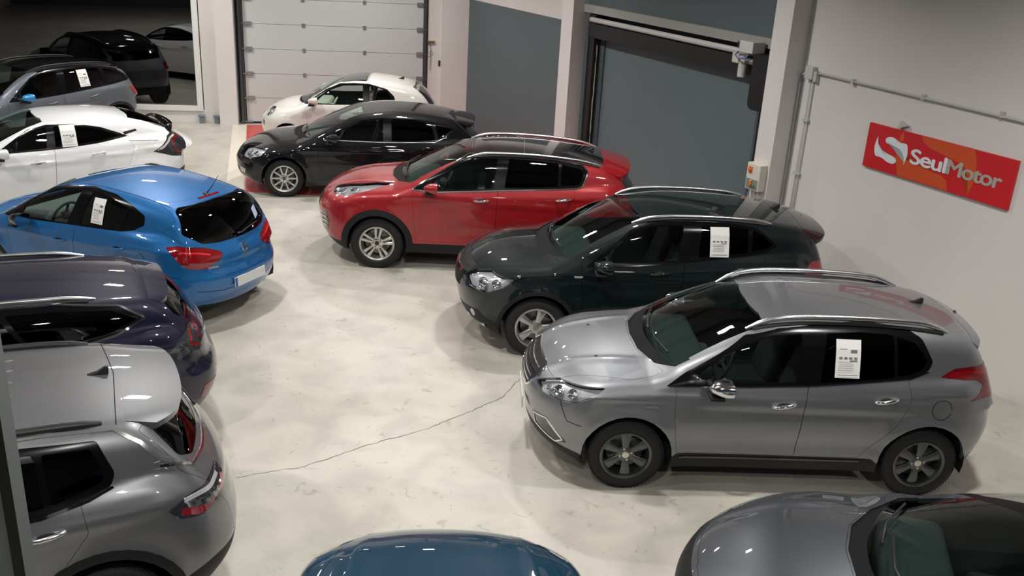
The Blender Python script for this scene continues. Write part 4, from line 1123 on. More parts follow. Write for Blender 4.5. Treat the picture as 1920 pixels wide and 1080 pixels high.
# ---- black-green crossover behind it
d = base(pose=(.22, 10.45, r_(4.5)), label='very dark green crossover with a price sheet, between the red and the silver crossovers', paint=paint('bottle_black', (.003, .008, .009), .0, .5, 0, .12),
  W=.888, wb=2.555, cowlw=.15, H=1.66, xf=-.88, xr=3.42, arch=(.40, .35), tyre=(.345, .222, .215), gz=1.15, brightlamp=1,
  front=[(.2, -.66), (.35, -.80), (.55, -.87), (.75, -.88), (.88, -.84), (1.0, -.72)], rear=[(.25, 3.12), (.4, 3.24), (.6, 3.32), (.8, 3.32), (1.0, 3.28), (1.2, 3.2), (1.4, 3.1)],
  top=[(-.88, .86), (-.6, .99), (-.3, 1.07), (0, 1.105), (.3, 1.128), (.8, 1.11), (1.5, 1.14), (2.3, 1.22), (3.3, 1.25)],
  plan=[(-.9, .80), (-.5, .865), (0, .888), (.8, .88), (1.8, .885), (2.5, .888), (3.0, .855), (3.4, .78)],
  sec=[(.15, .90), (.3, .955), (.5, .985), (.7, 1.0), (.9, .992), (1.1, .955), (1.3, .90)],
  ws=[(1.12, .13), (1.28, .42), (1.42, .70), (1.53, .95), (1.6, 1.25)], roof=[(.8, 1.53), (1.2, 1.60), (1.7, 1.625), (2.3, 1.605), (2.8, 1.55), (3.2, 1.47)],
  rg=[(1.1, 3.26), (1.25, 3.20), (1.4, 3.12), (1.5, 3.04)], ghw=[(0, .72), (.5, .795), (1.2, .825), (2.0, .825), (2.6, .79), (3.2, .71)],
  cz=1.14, wshw=(.685, .585), wst=1.555, hoodf=(-.74, -.6, .58, .79),
  crease=[([(-.5, .93), (.5, 1.0), (1.5, 1.04), (2.6, 1.10), (3.1, 1.12)], .014, .035), ([(0.2, .42), (1.2, .50), (2.3, .72)], -.016, .08)],
  bottom=[(-1.4, .30), (-.8, .26), (-.55, .22), (-.40, .21), (.4, .23), (2.1, .24), (2.9, .28), (3.3, .36), (3.8, .42)],
  glass=[('front_window', [(.62, 1.115), (.74, 1.215), (.97, 1.42), (1.2, 1.505), (1.55, 1.525), (1.50, 1.17), (.92, 1.125)]),
         ('rear_window', [(1.72, 1.205), (1.75, 1.525), (2.05, 1.525), (2.27, 1.505), (2.26, 1.265)]), ('quarter_window', [(2.31, 1.275), (2.32, 1.495), (2.42, 1.455), (2.54, 1.345), (2.5, 1.315)])],
  dlo=[(.50, 1.07), (.75, 1.27), (.97, 1.455), (1.2, 1.54), (1.6, 1.56), (2.05, 1.555), (2.35, 1.515), (2.45, 1.46), (2.60, 1.335), (2.5, 1.285), (2.3, 1.245), (1.7, 1.175), (1.5, 1.145), (.9, 1.09)],
  fdoor=[(.45, 1.15), (.46, .85), (.50, .40), (1.50, .40), (1.55, .7), (1.56, 1.0), (1.58, 1.2), (.6, 1.2)],
  rdoor=[(1.58, 1.2), (1.56, 1.0), (1.55, .7), (1.50, .40), (2.0, .40), (2.13, .56), (2.28, .74), (2.44, 1.0), (2.46, 1.3)],
  tailgate=[(-.05, 1.25), (.62, 1.25), (.66, 1.1), (.62, .85), (.6, .55), (-.05, .55)], rgpoly=[(-.05, 1.18, 0), (.58, 1.18), (.54, 1.46), (-.05, 1.49, 0)],
  clad=dict(ring=.045, sill=[(-1.4, .45), (-.8, .47), (-.64, .50), (-.55, .42), (-.42, .38), (.42, .37), (2.1, .38), (2.9, .42), (3.4, .55), (3.8, .6)]),
  handles=[('front_door', 1.30, 1.03, .02), ('rear_door', 2.18, 1.09, .03)], mirror=(.66, .98, 1.12, 1.10),
  rail=(1.0, 2.55, .60, 1.6, .020, ALU, .03), antenna=(2.75, 'fin'), wipers=[[(-.5, 1.15), (-.2, 1.16), (.1, 1.17)], [(.0, 1.15), (.3, 1.16), (.55, 1.17)]], rearwiper=[(.0, 1.46), (.0, 1.36), (.02, 1.22)],
  spoiler=(2.92, 3.27, .60, 1.5, 1.43, .02, paint('bottle_black', ())),
  lamps=[('headlight', 'A', rpoly(p3('A', [(-.80, .46, .82), (-.74, .60, .90), (-.60, .72, .945), (-.26, .86, .915), (-.27, .86, .875), (-.38, .84, .79), (-.56, .78, .72), (-.76, .60, .74)]), .02), dict(lim=.05)),
         ('fog_light', 'A', [(p3('A', [(-.74, .66, .42)])[0][0]+.042*math.cos(t*PI/8), .42+.045*math.sin(t*PI/8)) for t in range(16)], dict(lim=.05)),
         ('tail_light', 'B', rpoly(p3('B', [(2.90, .82, 1.10), (3.05, .76, 1.18), (3.22, .62, 1.17), (3.27, .58, .95), (3.2, .70, .84), (3.0, .84, .92)]), .03), dict(lim=.05))],
  lampm={'headlight': LAMPGLASS, 'tail_light': REDLENS, 'fog_light': CLEARLENS}, patches=[('side_indicator', 'S', [(.38, .955), (.46, .955), (.47, .98), (.37, .98)], CLEARLENS, .006)], bowls=[(-.60, .74, .82, .07), (-.44, .82, .84, .055)],
  mid=[('grille', 'F', rpoly([(-.05, .92, 0), (.42, .92), (.46, .86), (.38, .66), (-.05, .62, 0)], .04), dict(lim=.2))],
  strips=[('grille_bar', 'F', [(-.42, .82), (0, .79), (.42, .82)], .05, .014, CHR, dict(sides=(1,))), ('bumper_lip', 'F', [(-.7, .30), (-.4, .30), (0, .30), (.4, .30), (.7, .30)], .05, .008, CHR, dict(sides=(1,))),
          ('window_trim', 'S', [(.9, 1.087), (1.5, 1.137), (1.7, 1.168), (2.3, 1.238), (2.5, 1.275)], .010, .004, GLOSSBLACK, {})]+
         [('grille_slat', 'F', [(-.38, z), (0, z-.02), (.38, z)], .012, .008, PLASTIC, dict(sides=(1,))) for z in (.88, .75, .71, .67)],
  gaps=[('T', [(2.98, 0), (2.98, .3), (2.95, .56)]), ('T', [(.98, 0), (.99, .3), (1.04, .56)])],
  wheel=dict(name='silver_five_spoke', n=5, style='broad', col=(.5, .5, .5), rough=.3, w1=.10, cap=(.3, .3, .3), turn=(.3, 0)),
  sheets=[(1.945, 1.365, .21, .30, .0, 'white price sheet with car pictures on the rear window of the dark green crossover')])
CARS.append(('green', d))
# ---- red crossover
d = base(pose=(-1.86, 13.03, r_(.6)), label='red crossover with glass roof and black wheel arches in the right row', paint=paint('red', (.31, .003, .008), .2, .42),
  W=.925, wb=2.67, cowlw=.15, H=1.66, xf=-.92, xr=3.6, arch=(.40, .355), tyre=(.352, .226, .225), gz=1.18,
  front=[(.25, -.74), (.4, -.85), (.6, -.90), (.8, -.90), (.93, -.86), (1.05, -.70)], rear=[(.3, 3.35), (.5, 3.5), (.7, 3.56), (.9, 3.54), (1.1, 3.48), (1.3, 3.40)],
  top=[(-.92, .86), (-.6, 1.03), (-.3, 1.11), (0, 1.145), (.35, 1.178), (.9, 1.14), (1.6, 1.17), (2.6, 1.24), (3.5, 1.28)],
  plan=[(-.9, .83), (-.5, .90), (0, .925), (.8, .918), (1.8, .922), (2.6, .925), (3.2, .89), (3.6, .81)],
  sec=[(.2, .90), (.35, .955), (.55, .985), (.75, 1.0), (.95, .992), (1.15, .955), (1.35, .90)],
  ws=[(1.17, .22), (1.32, .52), (1.45, .80), (1.55, 1.06), (1.62, 1.35)], roof=[(.9, 1.55), (1.3, 1.61), (1.8, 1.635), (2.4, 1.615), (2.9, 1.56), (3.25, 1.50)],
  rg=[(1.2, 3.42), (1.35, 3.30), (1.5, 3.16)], ghw=[(0, .76), (.6, .835), (1.3, .865), (2.0, .865), (2.7, .83), (3.3, .75)],
  cz=1.19, wshw=(.715, .60), wst=1.575, hoodf=(-.76, -.6, .62, .83),
  crease=[([(-.5, .98), (.5, 1.04), (1.5, 1.06), (2.6, 1.11), (3.3, 1.14)], .010, .04), ([(0.2, .50), (2.3, .56)], -.014, .09)],
  hoodline=[(interp([(-.7, .40), (.3, .56)]), .010, .04)],
  bottom=[(-1.5, .34), (-.8, .27), (-.55, .24), (-.40, .23), (.4, .24), (2.2, .25), (3.1, .30), (3.5, .4), (3.9, .45)],
  glass=[('front_window', [(.66, 1.14), (.75, 1.235), (1.07, 1.465), (1.22, 1.53), (1.57, 1.555), (1.53, 1.19), (.78, 1.135)]),
         ('rear_window', [(1.68, 1.205), (1.72, 1.56), (2.1, 1.55), (2.38, 1.53), (2.38, 1.255)]), ('quarter_window', [(2.42, 1.26), (2.42, 1.525), (2.66, 1.48), (2.715, 1.44), (2.67, 1.285)])],
  dlo=[(.46, 1.13), (.71, 1.285), (1.07, 1.50), (1.19, 1.55), (1.67, 1.59), (2.35, 1.56), (2.7, 1.51), (2.765, 1.45), (2.705, 1.27), (2.64, 1.245), (1.65, 1.178), (.77, 1.11)],
  fdoor=[(.46, 1.2), (.47, .95), (.52, .42), (1.55, .42), (1.58, .7), (1.59, 1.0), (1.60, 1.25), (.6, 1.25)],
  rdoor=[(1.60, 1.25), (1.59, 1.0), (1.58, .7), (1.55, .42), (2.15, .42), (2.30, .6), (2.45, .80), (2.62, 1.0), (2.60, 1.28)],
  clad=dict(ring=.085, sill=[(-1.5, .42), (-.8, .40), (-.7, .36), (-.50, .34), (.48, .38), (2.2, .40), (3.1, .46), (3.6, .6), (3.9, .66)]),
  handles=[('front_door', 1.38, 1.03, .01), ('rear_door', 2.46, 1.095, .02)], handlem=CHR, mirror=(.72, 1.03, 1.19, 1.15),
  roofglass=[(.98, -.05, 0), (.98, .35), (1.12, .575), (2.3, .58), (2.98, .53), (3.0, .3), (3.0, -.05, 0)],
  rail=(1.16, 2.98, .635, 1.6, .019, ALU, .035), antenna=(2.82, 'fin'), wipers=[[(-.55, 1.20), (-.2, 1.21), (.1, 1.22)], [(.0, 1.20), (.3, 1.21), (.58, 1.22)]], rearwiper=[(.0, 1.46), (.0, 1.38), (.02, 1.25)],
  spoiler=(3.03, 3.39, .66, 1.5, 1.46, .07, paint('red', ())),
  tailgate=[(-.05, 1.3), (.66, 1.3), (.70, 1.1), (.66, .85), (.62, .55), (-.05, .55)], rgpoly=[(-.05, 1.18, 0), (.66, 1.20), (.60, 1.46), (-.05, 1.49, 0)],
  lamps=[('headlight', 'A', rpoly(p3('A', [(-.80, .56, 1.00), (-.66, .70, 1.055), (-.38, .85, 1.11), (-.12, .90, 1.125), (-.26, .90, 1.045), (-.44, .86, .975), (-.60, .78, .955), (-.76, .64, .955)]), .015), dict(lim=.05)),
         ('fog_light', 'A', rpoly(p3('A', [(-.86, .60, .70), (-.72, .76, .73), (-.68, .80, .60), (-.72, .76, .46), (-.84, .60, .46)]), .02), dict(lim=.05)),
         ('tail_light', 'B', rpoly(p3('B', [(3.05, .86, 1.17), (3.3, .76, 1.2), (3.48, .55, 1.17), (3.48, .58, 1.06), (3.3, .78, 1.06), (3.1, .87, 1.08)]), .02), dict(lim=.05))],
  lampm={'headlight': LAMPGLASS, 'fog_light': GLOSSBLACK, 'tail_light': REDLENS}, brightlamp=1, bowls=[(-.62, .74, 1.0, .055), (-.46, .82, 1.04, .055), (-.74, .62, .985, .03)],
  mid=[('grille', 'F', rpoly([(-.05, .88, 0), (.40, .90), (.48, .84), (.40, .70), (-.05, .67, 0)], .03), dict(lim=.2))],
  strips=[('window_trim', 'S', [(p[0], p[1]) for p in rpoly([(.46, 1.125), (.71, 1.29), (1.07, 1.505), (1.19, 1.555), (1.67, 1.596), (2.35, 1.566), (2.7, 1.515), (2.775, 1.45), (2.712, 1.265), (2.64, 1.238), (1.65, 1.171), (.77, 1.103)], .03)], .020, .006, CHR, dict(closed=True)),
          ('roof_glass_joint', 'T', [(1.92, -.56), (1.92, 0), (1.92, .56)], .01, .002, ALU, dict(sides=(1,))),
          ('fog_light_fin', 'A', p3('A', [(-.84, .62, .64), (-.71, .76, .65)]), .012, .012, CHR, {}), ('fog_light_fin', 'A', p3('A', [(-.84, .62, .58), (-.70, .77, .59)]), .012, .012, CHR, {}), ('fog_light_fin', 'A', p3('A', [(-.84, .62, .52), (-.71, .76, .53)]), .012, .012, CHR, {})],
  gaps=[('T', [(3.03, 0), (3.03, .3), (3.01, .58)]), ('T', [(1.23, -.56), (1.22, 0), (1.23, .56)])],
  wheel=dict(name='silver_twin_five', n=5, style='twin', col=(.60, .585, .55), rough=.3, hub=.075, split=.040, w1=.046, cap=(.05, .05, .05), nut=(.05, .05, .05), turn=(.1, 0)))
CARS.append(('red', d))
# ---- black hatchback
d = base(pose=(-4.00, 16.14, r_(9)), step=.07, label='glossy black hatchback with ten-spoke silver wheels on the red painted bay', paint=paint('black', (.003, .003, .004), .0, .5, 0, .1),
  W=.90, wb=2.636, cowlw=.15, H=1.46, xf=-.86, xr=3.44, arch=(.365, .325), tyre=(.316, .212, .215), gz=.98,
  front=[(.16, -.64), (.3, -.80), (.45, -.84), (.6, -.83), (.72, -.76), (.85, -.6)], rear=[(.2, 3.13), (.4, 3.28), (.6, 3.36), (.8, 3.34), (1.0, 3.27), (1.1, 3.2)],
  top=[(-.84, .68), (-.6, .80), (-.3, .89), (0, .94), (.35, .975), (.9, .95), (1.6, .95), (2.5, .97), (3.3, 1.03)],
  plan=[(-.9, .81), (-.5, .88), (0, .90), (.8, .892), (1.8, .897), (2.6, .90), (3.1, .86), (3.4, .78)],
  sec=[(.12, .90), (.28, .965), (.45, .992), (.6, 1.0), (.78, .985), (.95, .95), (1.1, .90)],
  ws=[(.98, .26), (1.1, .50), (1.25, .84), (1.36, 1.14), (1.42, 1.45)], roof=[(.9, 1.36), (1.3, 1.425), (1.7, 1.445), (2.2, 1.425), (2.7, 1.36), (3.2, 1.27)],
  rg=[(.98, 3.26), (1.15, 3.10), (1.3, 2.95)], ghw=[(0, .72), (.6, .80), (1.3, .83), (2.0, .825), (2.6, .78), (3.2, .68)],
  cz=.985, wshw=(.68, .57), wst=1.385, hoodf=(-.74, -.58, .60, .79),
  crease=[([(-.5, .74), (.5, .80), (1.5, .80), (2.6, .85), (3.3, .87)], .014, .03), ([(0.2, .38), (2.3, .46)], -.014, .08)],
  bottom=[(-1.5, .24), (-.8, .19), (-.55, .17), (-.38, .16), (.4, .18), (2.2, .18), (3.1, .22), (3.5, .3), (3.9, .33)],
  glass=[('front_window', [(.74, .995), (.93, 1.115), (1.26, 1.265), (1.62, 1.315), (1.62, .975), (.88, .985)]),
         ('rear_window', [(1.76, .98), (1.76, 1.32), (2.1, 1.315), (2.42, 1.25), (2.48, 1.0), (2.42, .985)]), ('quarter_window', [(2.54, 1.02), (2.49, 1.235), (2.79, 1.175), (2.62, 1.055)])],
  dlo=[(.64, .965), (.91, 1.125), (1.26, 1.29), (1.67, 1.345), (2.08, 1.34), (2.47, 1.275), (2.84, 1.185), (2.64, 1.03), (2.48, .965), (1.64, .955), (.88, .97)],
  fdoor=[(.55, 1.04), (.56, .8), (.58, .30), (1.66, .30), (1.68, .7), (1.68, 1.05)],
  rdoor=[(1.68, 1.05), (1.68, .7), (1.66, .30), (2.15, .30), (2.28, .45), (2.42, .65), (2.58, .85), (2.60, 1.1)],
  handles=[('front_door', 1.48, .83, .01), ('rear_door', 2.36, .87, .02)], mirror=(.78, .99, 1.03, .99),
  rearwiper=[(.0, 1.22), (.0, 1.14), (.02, 1.05)], wipers=[[(-.55, 1.0), (-.2, 1.01), (.1, 1.02)]],
  spoiler=(2.86, 3.22, .58, 1.32, 1.27, .03, paint('black', ())),
  tailgate=[(-.05, 1.05), (.62, 1.05), (.66, .9), (.62, .7), (.6, .5), (-.05, .5)], rgpoly=[(-.05, .99, 0), (.62, 1.0), (.56, 1.26), (-.05, 1.30, 0)],
  lamps=[('headlight', 'A', rpoly(p3('A', [(-.80, .50, .74), (-.68, .68, .785), (-.44, .84, .80), (-.30, .87, .78), (-.36, .86, .69), (-.58, .78, .63), (-.78, .58, .64)]), .015), dict(lim=.05)),
         ('fog_light', 'A', rpoly(p3('A', [(-.80, .62, .44), (-.68, .76, .44), (-.70, .74, .36), (-.80, .62, .36)]), .01), dict(lim=.05)),
         ('tail_light', 'B', rpoly(p3('B', [(2.95, .85, .93), (3.2, .7, .95), (3.3, .55, .9), (3.25, .65, .78), (3.0, .86, .82)]), .02), dict(lim=.05))],
  lampm={'headlight': LAMPGLASS, 'fog_light': CLEARLENS, 'tail_light': REDLENS}, brightlamp=1, bowls=[(-.62, .73, .71, .06), (-.48, .80, .73, .04)],
  mid=[('grille', 'F', rpoly([(-.05, .70, 0), (.38, .70), (.42, .66), (.34, .54), (-.05, .54, 0)], .03), dict(lim=.2)), ('lower_grille', 'F', rpoly([(-.05, .42, 0), (.48, .42), (.56, .26), (-.05, .26, 0)], .03), dict(lim=.2))],
  strips=[('window_trim', 'S', [(.66, .962), (.88, .967), (1.64, .952), (2.48, .962), (2.64, 1.03)], .010, .004, ALU, {})],
  gaps=[('T', [(2.88, 0), (2.87, .3), (2.84, .54)])],
  wheel=dict(name='silver_twin_ten', n=5, style='twin', col=(.62, .615, .60), rough=.3, hub=.07, split=.062, w1=.034, cap=(.1, .1, .1), nut=(.1, .1, .1), turn=(.0, 0)))
CARS.append(('black', d))
# ---- small white city car
d = base(pose=(-4.54, 19.03, r_(3)), step=.07, label='small white city car with black roof front, in front of the garage door', paint=paint('cream_white', (.72, .70, .66), .0, .3, 0),
  W=.81, wb=2.30, H=1.52, xf=-.68, xr=2.92, arch=(.325, .30), tyre=(.29, .195, .185), gz=1.0, bf=(.42, 2.4), br=(.30, 2.4),
  front=[(.18, -.52), (.35, -.62), (.5, -.65), (.7, -.60), (.82, -.48), (.95, -.3)], rear=[(.25, 2.72), (.5, 2.84), (.7, 2.85), (.9, 2.80), (1.05, 2.74)],
  top=[(-.6, .78), (-.4, .89), (-.1, .975), (.15, 1.0), (.6, 1.02), (1.5, 1.03), (2.4, 1.03), (2.9, 1.0)],
  plan=[(-.7, .72), (-.4, .785), (0, .81), (.8, .80), (1.6, .805), (2.3, .81), (2.7, .77), (2.9, .70)],
  sec=[(.12, .90), (.28, .965), (.45, .99), (.65, 1.0), (.82, .985), (.98, .95), (1.1, .90)],
  ws=[(.99, .17), (1.12, .36), (1.26, .58), (1.38, .82), (1.46, 1.1)], roof=[(.7, 1.42), (1.0, 1.475), (1.4, 1.50), (1.8, 1.48), (2.2, 1.42), (2.5, 1.34)],
  rg=[(.98, 2.80), (1.15, 2.68), (1.3, 2.55), (1.4, 2.46)], ghw=[(0, .64), (.5, .72), (1.2, .745), (1.8, .735), (2.3, .69), (2.8, .58)],
  cz=1.01, wshw=(.60, .51), wst=1.43, hoodf=(-.50, -.42, .5, .68), kst=.14, kgh=.05,
  bottom=[(-1.2, .24), (-.6, .2), (-.4, .18), (.4, .19), (2.0, .19), (2.7, .24), (3.2, .3)],
  glass=[('front_window', [(.52, 1.02), (.62, 1.14), (.80, 1.28), (1.03, 1.365), (1.42, 1.385), (1.44, 1.045), (.9, 1.02)]), ('rear_window', [(1.56, 1.06), (1.55, 1.375), (1.72, 1.355), (1.88, 1.29), (1.98, 1.16), (1.8, 1.10)])],
  dlo=[(.28, .985), (.45, 1.09), (.71, 1.27), (.98, 1.39), (1.25, 1.41), (1.53, 1.41), (1.88, 1.33), (2.03, 1.2), (2.05, 1.12), (1.68, 1.05), (1.5, 1.03), (.6, .995)],
  fdoor=[(.36, 1.05), (.36, .8), (.42, .28), (1.50, .28), (1.53, .6), (1.53, 1.1)],
  handles=[('front_door', 1.34, .88, 0.)], handlem=CHR, mirror=(.50, .90, 1.08, 1.02), mats={'rear_window': SIDEGLASS, 'rear_glass': WSGLASS, 'roof_panel': GLOSSBLACK},
  roofglass=[(.86, -.05, 0), (.90, .3), (1.02, .52), (1.5, .535), (1.5, -.05, 0)], seatm=BEIGE, wheelm=BEIGE, dashm=BEIGE, seatx=1.15,
  antenna=(2.1, 'fin'), rgpoly=[(-.05, 1.0, 0), (.50, 1.02), (.46, 1.30), (.40, 1.36), (-.05, 1.37, 0)],
  tailgate=[(-.05, 1.0), (.56, 1.0), (.58, .8), (.5, .5), (-.05, .5)],
  lamps=[('headlight', 'A', rpoly(p3('A', [(-.56, .42, .84), (-.44, .58, .86), (-.34, .66, .80), (-.42, .64, .70), (-.56, .50, .70)]), .05), dict(lim=.05)),
         ('daytime_light', 'A', rpoly(p3('A', [(-.60, .44, .60), (-.53, .56, .60), (-.53, .56, .50), (-.60, .44, .50)]), .03), dict(lim=.05)),
         ('tail_light', 'B', rpoly(p3('B', [(2.66, .72, .88), (2.74, .62, .88), (2.76, .60, .68), (2.68, .72, .68)]), .02), dict(lim=.05))],
  lampm={'headlight': LAMPGLASS, 'daytime_light': LAMPGLASS, 'tail_light': REDLENS}, brightlamp=1, bowls=[(-.48, .56, .78, .055), (-.58, .50, .55, .035)],
  gaps=[('T', [(1.52, -.54), (1.52, 0), (1.52, .54)])],
  wheel=dict(name='silver_small', n=5, style='broad', col=(.5, .5, .5), w1=.08))
CARS.append(('white_small', d))
# ---- grey crossover by the shop window, facing the room
d = base(pose=(-10.0, 16.75, r_(58)), step=.07, label='grey crossover with black roof and bright blue mirrors by the shop window', paint=paint('slate', (.13, .145, .17), .6, .45),
  W=.885, wb=2.604, H=1.62, xf=-.84, xr=3.34, arch=(.40, .35), tyre=(.335, .215, .205), gz=1.08,
  front=[(.2, -.66), (.35, -.78), (.55, -.83), (.75, -.83), (.88, -.78), (1.0, -.66)], rear=[(.25, 3.1), (.4, 3.22), (.6, 3.3), (.8, 3.3), (1.0, 3.24), (1.2, 3.14), (1.4, 3.04)],
  top=[(-.85, .86), (-.6, .97), (-.3, 1.05), (0, 1.09), (.3, 1.11), (.8, 1.06), (1.5, 1.07), (2.3, 1.12), (3.3, 1.18)],
  plan=[(-.9, .80), (-.5, .86), (0, .885), (.8, .877), (1.8, .882), (2.5, .885), (3.0, .85), (3.4, .78)],
  ws=[(1.10, .18), (1.25, .42), (1.38, .66), (1.48, .90), (1.55, 1.2)], roof=[(.8, 1.50), (1.2, 1.57), (1.7, 1.59), (2.3, 1.57), (2.8, 1.51), (3.15, 1.44)],
  rg=[(1.1, 3.2), (1.25, 3.12), (1.4, 3.02), (1.5, 2.94)], ghw=[(0, .72), (.5, .795), (1.2, .825), (2.0, .825), (2.6, .79), (3.2, .71)],
  cz=1.12, wshw=(.68, .585), wst=1.52, hoodf=(-.72, -.6, .58, .78),
  bottom=[(-1.4, .30), (-.8, .26), (-.4, .21), (.4, .23), (2.1, .24), (2.9, .28), (3.3, .36), (3.8, .42)],
  glass=[('front_window', [(.60, 1.06), (.74, 1.20), (.97, 1.37), (1.2, 1.45), (1.50, 1.47), (1.46, 1.09), (.92, 1.065)]),
         ('rear_window', [(1.60, 1.10), (1.64, 1.475), (2.1, 1.475), (2.38, 1.44), (2.42, 1.16)]), ('quarter_window', [(2.50, 1.17), (2.47, 1.43), (2.70, 1.38), (2.95, 1.22), (2.93, 1.19)])],
  dlo=[(.46, 1.03), (.75, 1.25), (.97, 1.40), (1.2, 1.485), (1.6, 1.505), (2.1, 1.505), (2.5, 1.47), (2.75, 1.41), (3.05, 1.21), (3.0, 1.17), (2.5, 1.12), (1.5, 1.06), (.9, 1.035)],
  roofglass=[(.95, -.05, 0), (.98, .35), (1.1, .62), (1.3, .70), (2.6, .70), (3.06, .60), (3.08, -.05, 0)],
  fdoor=[(.43, 1.1), (.44, .82), (.48, .40), (1.46, .40), (1.5, .7), (1.52, 1.12)],
  rdoor=[(1.52, 1.12), (1.5, .7), (1.46, .40), (2.0, .40), (2.13, .56), (2.28, .74), (2.44, 1.0), (2.46, 1.2)],
  clad=dict(ring=.06, sill=[(-1.4, .42), (-.8, .42), (-.42, .38), (.42, .37), (2.1, .38), (2.9, .42), (3.4, .55), (3.8, .6)]),
  handles=[('front_door', 1.28, .93, .02), ('rear_door', 2.14, .97, .03)], mirrorm=mat('mirror_blue', (.01, .22, .52), .25, coat=1), mirror=(.70, .99, 1.10, 1.06),
  rail=(.98, 2.75, .60, 1.6, .018, BLACK, .035),
  wipers=[[(-.5, 1.13), (-.2, 1.14), (.1, 1.15)], [(.0, 1.13), (.3, 1.14), (.55, 1.15)]],
  lamps=[('headlight', 'A', rpoly(p3('A', [(-.76, .50, .86), (-.62, .68, .90), (-.44, .80, .86), (-.56, .74, .72), (-.74, .56, .72)]), .04), dict(lim=.05)),
         ('tail_light', 'B', rpoly(p3('B', [(2.98, .82, 1.04), (3.12, .72, 1.06), (3.20, .62, 1.02), (3.22, .62, .86), (3.08, .80, .86)]), .03), dict(lim=.05))],
  lampm={'headlight': LAMPGLASS, 'tail_light': REDLENS}, brightlamp=1, bowls=[(-.62, .68, .80, .06)],
  rgpoly=[(-.05, 1.12, 0), (.58, 1.13), (.52, 1.42), (-.05, 1.45, 0)], tailgate=[(-.05, 1.2), (.62, 1.2), (.6, .55), (-.05, .55)],
  wheel=dict(name='dark_small', n=5, style='broad', col=(.1, .1, .1), w1=.08),
  sheets=[(2.0, 1.30, .21, .30, .0, 'white price sheet on the rear window of the grey crossover with blue mirrors')])
CARS.append(('slate', d))
